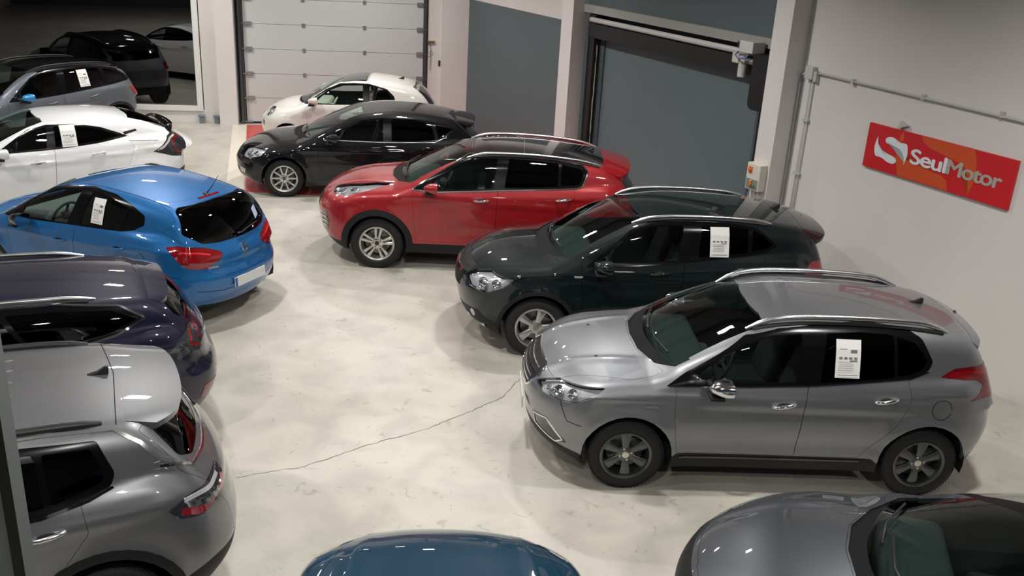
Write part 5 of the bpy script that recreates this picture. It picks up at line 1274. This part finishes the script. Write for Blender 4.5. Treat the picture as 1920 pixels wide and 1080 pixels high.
# ---- white hatchback
WHITE = paint('white', (.78, .79, .80), .0, .28, 0)
d = base(pose=(-8.45, 13.51, r_(36.5)), step=.07, label='white five-door hatchback with black tail wing beyond the blue hatchback', paint=WHITE,
  W=.90, wb=2.697, H=1.45, xf=-.9, xr=3.62, arch=(.365, .325), tyre=(.32, .215, .215), gz=1.02, kst=.09,
  front=[(.16, -.66), (.3, -.82), (.45, -.88), (.6, -.86), (.72, -.78), (.85, -.6)], rear=[(.2, 3.28), (.4, 3.40), (.6, 3.44), (.8, 3.40), (.95, 3.31), (1.1, 3.2)],
  top=[(-.88, .66), (-.6, .78), (-.3, .87), (0, .93), (.4, .988), (.9, 1.0), (1.5, 1.01), (2.4, 1.07), (3.1, 1.10), (3.6, 1.08)],
  plan=[(-.9, .80), (-.5, .875), (0, .90), (.8, .89), (1.8, .895), (2.7, .90), (3.2, .86), (3.6, .77)],
  sec=[(.12, .90), (.28, .965), (.45, .992), (.65, 1.0), (.8, .985), (.98, .95), (1.15, .90)],
  ws=[(1.0, .28), (1.12, .54), (1.25, .85), (1.35, 1.12), (1.42, 1.45)], roof=[(.9, 1.35), (1.3, 1.41), (1.7, 1.425), (2.2, 1.41), (2.6, 1.365), (3.0, 1.28), (3.3, 1.18)],
  rg=[(1.0, 3.40), (1.10, 3.24), (1.2, 3.05), (1.3, 2.84), (1.36, 2.66)], ghw=[(0, .72), (.6, .80), (1.3, .83), (2.0, .82), (2.6, .76), (3.4, .62)],
  cz=1.0, wshw=(.68, .57), wst=1.385, hoodf=(-.74, -.58, .60, .79),
  crease=[([(-.5, .76), (.5, .82), (1.5, .84), (2.6, .90), (3.3, .92)], .014, .03)],
  bottom=[(-1.5, .24), (-.8, .19), (-.38, .16), (.4, .18), (2.2, .18), (3.1, .22), (3.5, .3), (3.9, .33)],
  glass=[('front_window', [(.74, 1.03), (.93, 1.17), (1.15, 1.28), (1.34, 1.315), (1.30, 1.035), (.9, 1.025)]), ('rear_window', [(1.42, 1.04), (1.44, 1.325), (1.77, 1.31), (2.05, 1.245), (2.28, 1.155), (2.34, 1.125), (2.04, 1.08)])],
  dlo=[(.60, 1.0), (.91, 1.19), (1.1, 1.29), (1.35, 1.345), (1.77, 1.335), (2.09, 1.27), (2.35, 1.165), (2.46, 1.11), (2.04, 1.05), (1.46, 1.01), (.88, 1.0)],
  fdoor=[(.42, 1.05), (.44, .8), (.48, .30), (1.34, .30), (1.38, .7), (1.40, 1.05)],
  rdoor=[(1.40, 1.05), (1.38, .7), (1.34, .30), (2.1, .30), (2.28, .5), (2.42, .7), (2.52, .95), (2.46, 1.14)],
  wing=(3.22, .66, 1.03, 1.165), handles=[('front_door', 1.15, .845, .01), ('rear_door', 2.0, .905, .02)], mirror=(.66, .99, 1.03, 1.0),
  pre=[('quarter_trim', 'S', [(2.42, 1.13), (2.62, 1.17), (2.60, 1.20), (2.40, 1.17)], dict(lim=.1, ok=lambda c: c.z > 1))], 
  rgpoly=[(-.05, 1.12, 0), (.50, 1.12), (.56, 1.20), (.50, 1.335), (-.05, 1.355, 0)], tailgate=[(-.05, 1.12), (.66, 1.12), (.72, .9), (.6, .55), (-.05, .5)],
  lamps=[('tail_light', 'B', rpoly(p3('B', [(2.78, .87, .86), (3.02, .82, .98), (3.20, .70, 1.08), (3.30, .55, 1.11), (3.34, .58, 1.0), (3.34, .66, .84), (3.28, .74, .72), (3.08, .83, .76)]), .015), dict(lim=.02)),
         ('bumper_vent', 'B', rpoly(p3('B', [(3.14, .80, .52), (3.34, .62, .56), (3.32, .62, .36), (3.10, .82, .34)]), .02), dict(lim=.02))],
  lampm={'tail_light': SMOKELENS, 'bumper_vent': BLACK},
  strips=[('tail_light_bar', 'B', p3('B', [(3.28, .62, 1.05), (3.14, .77, .94), (3.18, .78, .84), (3.28, .72, .77)]), .04, .006, REDLENS, {}), ('tail_light_bar', 'B', p3('B', [(3.22, .66, 1.05), (3.02, .82, .945), (2.86, .86, .87)]), .035, .006, CLEARLENS, {})],
  gaps=[('T', [(2.68, 0), (2.67, .3), (2.62, .56)]), ('S', [(2.46, 1.05), (2.9, 1.02)])],
  wheel=dict(name='dark_small', n=5, style='broad', col=(.1, .1, .1), w1=.08), seatz=-.08,
  sheets=[(1.62, 1.18, .21, .30, .0, 'white price sheet on the rear window of the white hatchback')])
CARS.append(('white', d))
# ---- blue hatchback
d = base(pose=(-5.95, 11.55, r_(-24)), label='bright blue five-door hatchback seen from behind with a blank number plate', paint=paint('blue', (.001, .115, .34), .3, .42),
  W=.873, wb=2.51, H=1.51, xf=-.84, xr=3.24, arch=(.355, .32), tyre=(.31, .20, .195), gz=1.02, br=(.30, 2.2), kr=.28,
  front=[(.16, -.62), (.3, -.76), (.45, -.81), (.6, -.80), (.72, -.74), (.85, -.6)], rear=[(.18, 2.98), (.3, 3.10), (.48, 3.19), (.62, 3.20), (.72, 3.165), (.85, 3.15), (1.0, 3.09), (1.1, 3.04)],
  top=[(-.82, .70), (-.6, .83), (-.3, .93), (0, .98), (.3, 1.008), (.8, .98), (1.4, 1.03), (2.1, 1.08), (3.1, 1.08)],
  plan=[(-.9, .78), (-.5, .85), (0, .873), (.8, .865), (1.8, .868), (2.5, .873), (2.9, .845), (3.2, .77)],
  sec=[(.12, .88), (.25, .945), (.4, .98), (.6, 1.0), (.8, .99), (.98, .955), (1.15, .90)],
  ws=[(1.0, .10), (1.13, .34), (1.27, .62), (1.38, .86), (1.45, 1.15)], roof=[(.8, 1.41), (1.2, 1.475), (1.6, 1.49), (2.1, 1.465), (2.5, 1.42), (2.9, 1.35)],
  rg=[(.95, 3.09), (1.08, 3.04), (1.22, 2.96), (1.36, 2.86)], ghw=[(0, .68), (.5, .77), (1.2, .80), (1.8, .805), (2.4, .775), (3.0, .68)], rgb=.30,
  cz=1.02, wshw=(.66, .56), wst=1.42, hoodf=(-.70, -.55, .56, .75),
  crease=[([(-.4, .80), (.5, .82), (1.5, .86), (2.4, .93), (3.0, .96)], .016, .035), ([(0.2, .42), (1.2, .46), (2.3, .66)], -.016, .07)],
  bottom=[(-1.5, .24), (-.8, .19), (-.38, .16), (.4, .17), (2.2, .17), (2.9, .20), (3.3, .24), (3.9, .3)],
  glass=[('front_window', [(.50, .985), (.60, 1.14), (.80, 1.27), (1.1, 1.37), (1.42, 1.40), (1.28, 1.025)]), ('rear_window', [(1.48, 1.05), (1.58, 1.41), (1.85, 1.39), (2.12, 1.325), (2.06, 1.085)]), ('quarter_window', [(2.10, 1.09), (2.15, 1.31), (2.33, 1.26), (2.36, 1.17), (2.24, 1.12)])],
  dlo=[(.22, .955), (.41, 1.12), (.75, 1.30), (1.1, 1.40), (1.53, 1.445), (1.89, 1.42), (2.16, 1.36), (2.38, 1.27), (2.39, 1.17), (2.25, 1.10), (2.1, 1.07), (1.42, 1.025), (.49, .955)],
  fdoor=[(.36, 1.0), (.36, .75), (.40, .28), (1.34, .28), (1.40, .6), (1.42, .85), (1.42, 1.08)],
  rdoor=[(1.42, 1.08), (1.42, .85), (1.40, .6), (1.34, .28), (1.95, .28), (2.10, .48), (2.24, .66), (2.40, .90), (2.42, 1.10), (2.2, 1.13)],
  handles=[('front_door', 1.20, .83, .01), ('rear_door', 2.10, .895, .02)], mirror=(.68, .96, 1.01, .98), mirrorm=GLOSSBLACK, mats={'windscreen': WSGLASS},
  dashm=mat('grey_trim', (.10, .10, .10), .7), antenna=(2.62, 'rod'), patches=[('window_sticker', 'R', [(.37, 1.08), (.46, 1.11), (.47, 1.22), (.38, 1.19)], mat('blue_sticker', (.35, .42, .62), .5), .006)], plate=(3.205, .52, -.06), rearwiper=[(-.05, 1.02), (.02, 1.02), (.14, 1.04), (.34, 1.055)],
  rgpoly=[(-.05, .985, 0), (.30, .99), (.50, 1.01), (.66, 1.13), (.57, 1.335), (.50, 1.365), (-.05, 1.38, 0)],
  tailgate=[(-.05, 1.40, 0), (.555, 1.39), (.72, 1.12), (.66, .98), (.60, .92), (.60, .80), (.52, .68), (.36, .635), (-.05, .62, 0)],
  lamps=[('tail_light', 'B', rpoly(p3('B', [(2.80, .86, 1.00), (2.95, .80, 1.015), (3.08, .60, .975), (3.14, .40, .905), (3.15, .36, .86), (3.15, .44, .80), (3.12, .62, .74), (3.02, .77, .76), (2.92, .83, .86)]), .02), dict(lim=.02))],
  lampm={'tail_light': REDLENS},
  strips=[('badge_ring', 'R', circ(0, .865, .048, 20), .018, .016, CHR, dict(sides=(1,), closed=True)), ('badge_bolt', 'R', [(-.062, .872), (.012, .872), (-.012, .858), (.062, .858)], .016, .016, CHR, dict(sides=(1,))),
          ('high_brake_light', 'R', [(-.16, 1.392), (0, 1.394), (.16, 1.392)], .035, .008, REDLENS, dict(sides=(1,))),
          ('tail_light_cell', 'B', p3('B', [(2.94, .80, .95), (3.05, .66, .93), (3.11, .52, .89)]), .022, .005, mat('bright_red', (.7, .03, .03), .15, coat=1), {}),
          ('model_script', 'R', [(-.52, .745), (-.40, .742)], .022, .004, ALU, dict(sides=(1,)))],
  gaps=[('T', [(2.72, -.53), (2.73, -.3), (2.73, 0), (2.73, .3), (2.72, .53)]), ('R', [(.0, .46), (.4, .46), (.66, .50)]), ('T', [(.9, .53), (1.6, .55), (2.6, .53)]), ('S', [(2.42, .9), (2.6, .72), (2.9, .66)])],
  wheel=dict(name='silver_small', n=5, style='broad', col=(.5, .5, .5), w1=.08),
  sheets=[(1.73, 1.225, .17, .27, .0, 'white price sheet on the rear window of the bright blue hatchback')])
CARS.append(('blue', d))
# ---- dark navy estate
NAVY = paint('navy', (.005, .005, .022), .15, .45, 0, .2)
d = base(pose=(-6.20, 6.49, r_(28)), label='dark navy estate car with silver roof rails and chrome window surround', paint=NAVY,
  W=.905, wb=2.662, H=1.52, xf=-.94, xr=3.84, arch=(.37, .33), tyre=(.325, .22, .215), gz=1.06, rgb=.28,
  front=[(.16, -.68), (.3, -.84), (.45, -.90), (.6, -.90), (.72, -.82), (.85, -.64)], rear=[(.2, 3.6), (.35, 3.74), (.5, 3.80), (.65, 3.79), (.75, 3.74), (.9, 3.71), (1.05, 3.64), (1.2, 3.54)],
  top=[(-.88, .70), (-.6, .83), (-.3, .92), (0, .98), (.4, 1.018), (.9, 1.0), (1.6, 1.04), (2.4, 1.08), (3.1, 1.12), (3.7, 1.10)],
  plan=[(-.9, .80), (-.5, .88), (0, .905), (.8, .897), (1.8, .90), (2.7, .905), (3.3, .86), (3.7, .78)],
  ws=[(1.02, .28), (1.14, .54), (1.28, .85), (1.38, 1.12), (1.45, 1.45)], roof=[(.9, 1.40), (1.3, 1.455), (1.8, 1.47), (2.4, 1.455), (3.0, 1.41), (3.5, 1.34)],
  rg=[(1.0, 3.64), (1.12, 3.58), (1.25, 3.46), (1.35, 3.34)], ghw=[(0, .73), (.6, .81), (1.3, .84), (2.0, .84), (2.7, .80), (3.2, .73), (3.6, .64)],
  cz=1.03, wshw=(.69, .58), wst=1.41, hoodf=(-.76, -.6, .60, .80),
  crease=[([(-.5, .80), (.5, .84), (1.5, .88), (2.6, .95), (3.3, .96)], .016, .03)],
  bottom=[(-1.5, .24), (-.8, .19), (-.38, .16), (.4, .18), (2.2, .18), (3.1, .20), (3.7, .26), (4.3, .3)],
  glass=[('front_window', [(.70, 1.03), (.93, 1.20), (1.15, 1.31), (1.5, 1.37), (1.44, 1.07), (.9, 1.045)]), ('rear_window', [(1.56, 1.08), (1.62, 1.38), (1.9, 1.385), (2.06, 1.38), (2.24, 1.12), (2.2, 1.11)]), ('quarter_window', [(2.28, 1.12), (2.12, 1.375), (2.45, 1.36), (2.9, 1.31), (3.10, 1.215), (2.88, 1.14), (2.6, 1.11)])],
  dlo=[(.52, 1.0), (.91, 1.22), (1.15, 1.335), (1.5, 1.40), (2.13, 1.41), (2.45, 1.395), (2.96, 1.325), (3.15, 1.215), (2.93, 1.125), (2.63, 1.085), (2.09, 1.09), (1.5, 1.04), (.88, 1.015)],
  fdoor=[(.42, 1.05), (.44, .8), (.48, .30), (1.46, .30), (1.50, .7), (1.52, 1.1)],
  rdoor=[(1.52, 1.1), (1.50, .7), (1.46, .30), (2.1, .30), (2.28, .5), (2.42, .75), (2.50, 1.14)],
  handles=[('front_door', 1.30, .87, .01), ('rear_door', 2.16, .91, .02)], handlem=NAVY, mirror=(.66, 1.0, 1.06, 1.04),
  rail=(.95, 2.80, .60, 1.46, .017, ALU, .03), spoiler=(3.22, 3.42, .56, 1.4, 1.335, .025, NAVY),
  rgpoly=[(-.05, 1.06, 0), (.52, 1.08), (.62, 1.18), (.52, 1.30), (-.05, 1.33, 0)], tailgate=[(-.05, 1.32), (.56, 1.30), (.70, 1.08), (.66, .72), (.5, .58), (-.05, .56)],
  mats={'rear_glass': WSGLASS}, 
  lamps=[('tail_light|a', 'B', rpoly(p3('B', [(3.26, .84, .90), (3.40, .78, 1.0), (3.56, .62, 1.07), (3.62, .5, 1.04), (3.64, .5, .90), (3.55, .70, .84), (3.38, .82, .84)]), .015), dict(lim=.02)),
         ('rear_reflector', 'B', rpoly(p3('B', [(3.55, .70, .52), (3.68, .5, .52), (3.68, .5, .40), (3.52, .72, .40)]), .01), dict(lim=.02))],
  lampm={'tail_light|a': SMOKELENS, 'rear_reflector': DARKRED},
  strips=[('window_trim', 'S', rpoly([(.50, .995), (.91, 1.225), (1.15, 1.34), (1.5, 1.407), (2.13, 1.418), (2.45, 1.403), (2.97, 1.332), (3.165, 1.215), (2.935, 1.118), (2.63, 1.078), (2.09, 1.083), (1.5, 1.033), (.88, 1.008)], .03), .024, .007, CHR, dict(closed=True)),
          ('tail_light_bar', 'B', p3('B', [(3.54, .66, 1.04), (3.50, .72, .93), (3.58, .66, .89)]), .03, .006, REDLENS, {}),
          ('tailgate_trim', 'R', [(-.62, .93), (-.3, .90), (0, .89), (.3, .90), (.62, .93)], .02, .008, CHR, dict(sides=(1,)))],
  gaps=[('T', [(3.18, 0), (3.17, .3), (3.13, .58)])],
  wheel=dict(name='dark_small', n=5, style='broad', col=(.1, .1, .1), w1=.08))
CARS.append(('navy', d))
# ---- silver-grey SUV bottom left
d = base(pose=(-5.12, 4.31, r_(27)), label='silver grey SUV in the bottom left corner with shark-fin antenna and black roof rails', paint=paint('satin_silver', (.215, .22, .23), .85, .45),
  W=.91, wb=2.636, H=1.66, xf=-.88, xr=3.56, arch=(.43, .37), tyre=(.352, .226, .225), gz=1.2, tum=.26, kroof=.12, rgb=.25, krg=.06,
  front=[(.25, -.74), (.4, -.83), (.6, -.86), (.8, -.86), (.93, -.82), (1.05, -.70)], rear=[(.3, 3.38), (.45, 3.50), (.6, 3.54), (.8, 3.52), (1.0, 3.46), (1.15, 3.39), (1.3, 3.28)],
  top=[(-.88, .90), (-.6, 1.03), (-.3, 1.10), (0, 1.13), (.35, 1.158), (.9, 1.12), (1.6, 1.14), (2.3, 1.19), (2.9, 1.22), (3.5, 1.18)],
  plan=[(-.9, .83), (-.5, .89), (0, .91), (.8, .902), (1.8, .905), (2.6, .91), (3.1, .87), (3.5, .78)],
  sec=[(.2, .90), (.35, .955), (.55, .985), (.75, 1.0), (.95, .992), (1.12, .955), (1.3, .89)],
  ws=[(1.15, .22), (1.3, .48), (1.42, .72), (1.53, .96), (1.6, 1.25)], roof=[(.9, 1.55), (1.3, 1.61), (1.8, 1.63), (2.4, 1.62), (2.9, 1.585), (3.2, 1.54)],
  rg=[(1.15, 3.36), (1.28, 3.26), (1.42, 3.13), (1.52, 3.04)], ghw=[(0, .76), (.6, .82), (1.3, .84), (2.0, .84), (2.6, .815), (3.2, .73)],
  cz=1.17, wshw=(.70, .60), wst=1.555, hoodf=(-.76, -.6, .62, .81),
  crease=[([(2.0, 1.02), (2.8, 1.06), (3.3, 1.08)], .014, .05)],
  bottom=[(-1.5, .34), (-.8, .27), (-.40, .24), (.4, .24), (2.2, .25), (3.0, .30), (3.4, .38), (3.9, .45)],
  glass=[('front_window', [(.66, 1.14), (.75, 1.235), (1.07, 1.45), (1.22, 1.50), (1.50, 1.51), (1.50, 1.15), (.78, 1.135)]), ('rear_window', [(1.60, 1.15), (1.62, 1.51), (2.1, 1.505), (2.34, 1.49), (2.36, 1.19)]), ('quarter_window', [(2.40, 1.19), (2.38, 1.485), (2.64, 1.465), (2.70, 1.31), (2.68, 1.265), (2.58, 1.235)])],
  dlo=[(.46, 1.10), (.71, 1.25), (1.07, 1.48), (1.19, 1.53), (1.67, 1.55), (2.30, 1.53), (2.68, 1.50), (2.76, 1.30), (2.73, 1.23), (2.60, 1.19), (2.34, 1.145), (1.65, 1.12), (.77, 1.09)],
  fdoor=[(.46, 1.2), (.47, .95), (.52, .42), (1.48, .42), (1.52, .7), (1.53, 1.18)],
  rdoor=[(1.53, 1.18), (1.52, .7), (1.48, .42), (2.10, .42), (2.25, .6), (2.42, .80), (2.58, 1.0), (2.55, 1.21), (2.5, 1.24)],
  clad=dict(ring=.06, sill=[(-1.5, .42), (-.8, .42), (-.50, .36), (.48, .38), (2.2, .40), (2.95, .46), (3.1, .50), (3.3, .56), (3.6, .60), (3.9, .62)]),
  handles=[('front_door', 1.36, 1.0, .01), ('rear_door', 2.36, 1.04, .02)], handlem=ALU, mirror=(.80, 1.03, 1.16, 1.12),
  rail=(1.05, 2.72, .63, 1.6, .026, BLACK, .015), antenna=(2.74, 'fin'), rearwiper=[(.1, 1.20), (.14, 1.22), (.30, 1.25), (.5, 1.24)],
  rgpoly=[(-.05, 1.20, 0), (.56, 1.22), (.68, 1.29), (.60, 1.46), (-.05, 1.50, 0)], tailgate=[(-.05, 1.52), (.66, 1.50), (.74, 1.20), (.62, .84), (.6, .6), (-.05, .6)],
  spoiler=(2.86, 3.24, .60, 1.6, 1.545, .02, paint('satin_silver', ())),
  lamps=[('tail_light', 'B', rpoly(p3('B', [(3.00, .84, 1.02), (3.12, .80, 1.07), (3.28, .68, 1.085), (3.42, .50, 1.075), (3.44, .50, 1.0), (3.38, .66, .94), (3.22, .80, .905), (3.08, .84, .94)]), .02), dict(lim=.02))],
  lampm={'tail_light': SMOKELENS},
  strips=[('tail_light_bar', 'B', p3('B', [(3.08, .82, .985), (3.22, .78, .94), (3.36, .66, .96), (3.41, .54, 1.01)]), .055, .005, REDLENS, {}), ('tail_light_bar', 'B', p3('B', [(3.10, .80, 1.05), (3.24, .72, 1.05), (3.36, .56, 1.05)]), .035, .005, CLEARLENS, {}),
          ('roof_trim', 'S', [(1.0, 1.50), (1.3, 1.565), (1.8, 1.575), (2.4, 1.56), (2.78, 1.53), (2.92, 1.44), (3.02, 1.32), (3.10, 1.285)], .030, .007, ALU, {}),
          ('glass_trim', 'R', [(-.74, 1.275), (-.66, 1.20), (-.4, 1.165), (0, 1.155), (.4, 1.165), (.66, 1.20), (.74, 1.275)], .022, .007, CHR, dict(sides=(1,))),
          ('window_trim', 'S', [(1.65, 1.115), (2.34, 1.14), (2.60, 1.183), (2.74, 1.225)], .022, .006, GLOSSBLACK, {})]+
         [('roof_rib', 'T', [(1.6, y), (2.25, y)], .012, .004, ALU, dict(sides=(1,), taper=True)) for y in (-.38, -.19, 0, .19, .38)],
  gaps=[('T', [(2.80, -.62), (2.84, 0), (2.80, .62)]), ('T', [(2.88, -.50), (2.97, -.42), (3.0, -.2), (3.0, 0), (3.0, .2), (2.97, .42), (2.88, .50)])],
  wheel=dict(name='dark_small2', n=5, style='broad', col=(.1, .1, .1), w1=.08))
CARS.append(('suv', d))
# ---- teal car, only its nose in view
d = base(pose=(-.31, 4.56, r_(-87)), step=.07, label='deep petrol blue car at the bottom edge of which only the bonnet shows', paint=paint('petrol', (.001, .034, .072), .2, .42, .02, .2),
  W=.875, wb=2.55, H=1.47, xf=-.86, xr=3.3, arch=(.36, .325), tyre=(.31, .205, .2), gz=.98,
  front=[(.16, -.64), (.3, -.79), (.45, -.84), (.6, -.83), (.72, -.78), (.85, -.64)], rear=[(.2, 3.0), (.4, 3.15), (.6, 3.2), (.8, 3.18), (1.0, 3.1)],
  top=[(-.82, .76), (-.6, .85), (-.3, .92), (0, .95), (.35, .98), (.9, .97), (1.6, .98), (2.5, 1.0), (3.2, 1.02)],
  plan=[(-.9, .78), (-.5, .85), (0, .875), (.8, .868), (1.8, .872), (2.6, .875), (3.2, .80)],
  ws=[(.99, .26), (1.12, .50), (1.25, .80), (1.36, 1.08), (1.42, 1.4)], roof=[(.9, 1.37), (1.3, 1.43), (1.7, 1.45), (2.2, 1.43), (2.7, 1.36), (3.1, 1.28)],
  rg=[(.98, 3.12), (1.15, 3.0), (1.3, 2.88)], ghw=[(0, .70), (.6, .78), (1.3, .81), (2.0, .805), (2.6, .77), (3.1, .68)],
  cz=.99, wshw=(.67, .56), wst=1.39, hoodf=(-.74, -.62, .56, .74), hoodline=[(interp([(-.7, .48), (.3, .60)]), .012, .05)],
  bottom=[(-1.5, .24), (-.8, .19), (-.38, .16), (.4, .18), (2.2, .18), (3.1, .22), (3.9, .33)],
  glass=[('front_window', [(.70, 1.0), (.93, 1.14), (1.26, 1.28), (1.55, 1.32), (1.55, 1.0)]), ('rear_window', [(1.65, 1.0), (1.65, 1.32), (2.1, 1.31), (2.42, 1.24), (2.5, 1.02)])],
  dlo=[(.6, .97), (.91, 1.15), (1.26, 1.305), (1.67, 1.35), (2.08, 1.34), (2.47, 1.27), (2.7, 1.1), (2.6, 1.0), (1.64, .975), (.88, .975)],
  fdoor=[(.42, 1.0), (.45, .30), (1.5, .30), (1.55, 1.02)], rdoor=[(1.55, 1.02), (1.5, .30), (2.1, .30), (2.5, .85), (2.5, 1.05)],
  handles=[('front_door', 1.35, .84, .01), ('rear_door', 2.25, .87, .02)], mirror=(.70, .96, 1.02, 1.0),
  lamps=[('headlight', 'A', rpoly(p3('A', [(-.82, .46, .70), (-.74, .60, .765), (-.60, .72, .80), (-.34, .83, .82), (-.42, .82, .72), (-.62, .72, .64), (-.80, .50, .64)]), .02), dict(lim=.05))],
  lampm={'headlight': LAMPGLASS}, bowls=[(-.64, .68, .71, .055)], brightlamp=1,
  mid=[('grille', 'F', rpoly([(-.05, .74, 0), (.42, .73), (.46, .66), (.36, .56), (-.05, .56, 0)], .03), dict(lim=.2))],
  wipers=[[(-.5, 1.0), (-.2, 1.01), (.1, 1.02)]], rgpoly=[(-.05, 1.0, 0), (.55, 1.02), (.5, 1.26), (-.05, 1.3, 0)],
  wheel=dict(name='silver_small', n=5, style='broad', col=(.5, .5, .5), w1=.08))
CARS.append(('petrol', d))
# ---- grey car bottom right
d = base(pose=(2.04, 5.02, r_(-14)), label='dark grey car in the bottom right corner with its bonnet and windscreen in view', paint=paint('graphite', (.10, .11, .125), .85, .42),
  W=.89, wb=2.67, cowlw=.15, H=1.47, xf=-.9, xr=3.3, arch=(.36, .325), tyre=(.316, .21, .21), gz=.98, bf=(.55, 2.2),
  front=[(.16, -.66), (.3, -.82), (.45, -.88), (.6, -.87), (.72, -.82), (.85, -.66)], rear=[(.2, 3.0), (.4, 3.15), (.6, 3.2), (.8, 3.18), (1.0, 3.1)],
  top=[(-.86, .75), (-.6, .86), (-.3, .93), (0, .96), (.35, .972), (.9, .97), (1.6, .98), (2.5, 1.0), (3.2, 1.02)],
  plan=[(-.9, .77), (-.5, .86), (0, .89), (.8, .885), (1.8, .888), (2.6, .89), (3.2, .80)],
  ws=[(.985, .30), (1.09, .62), (1.19, .96), (1.28, 1.30), (1.34, 1.6)], roof=[(.9, 1.26), (1.3, 1.34), (1.7, 1.37), (2.2, 1.35), (2.7, 1.29), (3.1, 1.22)],
  rg=[(.98, 3.12), (1.15, 3.0), (1.3, 2.88)], ghw=[(0, .71), (.6, .79), (1.3, .82), (2.0, .815), (2.6, .77), (3.1, .68)], wsb=.50,
  cz=.98, wshw=(.70, .57), wst=1.31, hoodf=(-.76, -.60, .54, .78), hoodline=[(interp([(-.6, .42), (.3, .62)]), .016, .05)],
  bottom=[(-1.5, .24), (-.8, .19), (-.38, .16), (.4, .18), (2.2, .18), (3.1, .22), (3.9, .33)],
  glass=[('front_window', [(.80, 1.0), (1.0, 1.14), (1.30, 1.26), (1.55, 1.31), (1.55, 1.0)]), ('rear_window', [(1.65, 1.0), (1.65, 1.31), (2.1, 1.30), (2.42, 1.23), (2.5, 1.02)])],
  dlo=[(.66, .97), (.98, 1.15), (1.30, 1.29), (1.67, 1.34), (2.08, 1.33), (2.47, 1.26), (2.7, 1.1), (2.6, 1.0), (1.64, .975), (.88, .975)],
  fdoor=[(.42, 1.0), (.45, .30), (1.5, .30), (1.55, 1.02)], rdoor=[(1.55, 1.02), (1.5, .30), (2.1, .30), (2.5, .85), (2.5, 1.05)],
  handles=[('front_door', 1.35, .84, .01), ('rear_door', 2.25, .87, .02)], mirrors=(-1,), mirror=(.78, .97, 1.02, 1.0),
  lamps=[('headlight', 'A', rpoly(p3('A', [(-.82, .40, .68), (-.74, .52, .745), (-.58, .68, .78), (-.34, .82, .80), (-.42, .80, .72), (-.60, .68, .65), (-.80, .42, .63)]), .02), dict(lim=.05))],
  lampm={'headlight': LAMPGLASS}, bowls=[(-.64, .62, .71, .05), (-.50, .73, .73, .045)], brightlamp=1,
  mid=[('grille', 'F', rpoly([(-.05, .72, 0), (.34, .71), (.40, .64), (.30, .50), (-.05, .48, 0)], .03), dict(lim=.2))],
  wipers=[[(-.50, 1.0), (-.2, 1.01), (.12, 1.02)], [(.05, 1.0), (.3, 1.0), (.56, 1.01)]], rgpoly=[(-.05, 1.0, 0), (.55, 1.02), (.5, 1.26), (-.05, 1.3, 0)],
  wheel=dict(name='silver_small', n=5, style='broad', col=(.5, .5, .5), w1=.08))
CARS.append(('graphite', d))
for nm_, d_ in CARS:
    make_car(d_)
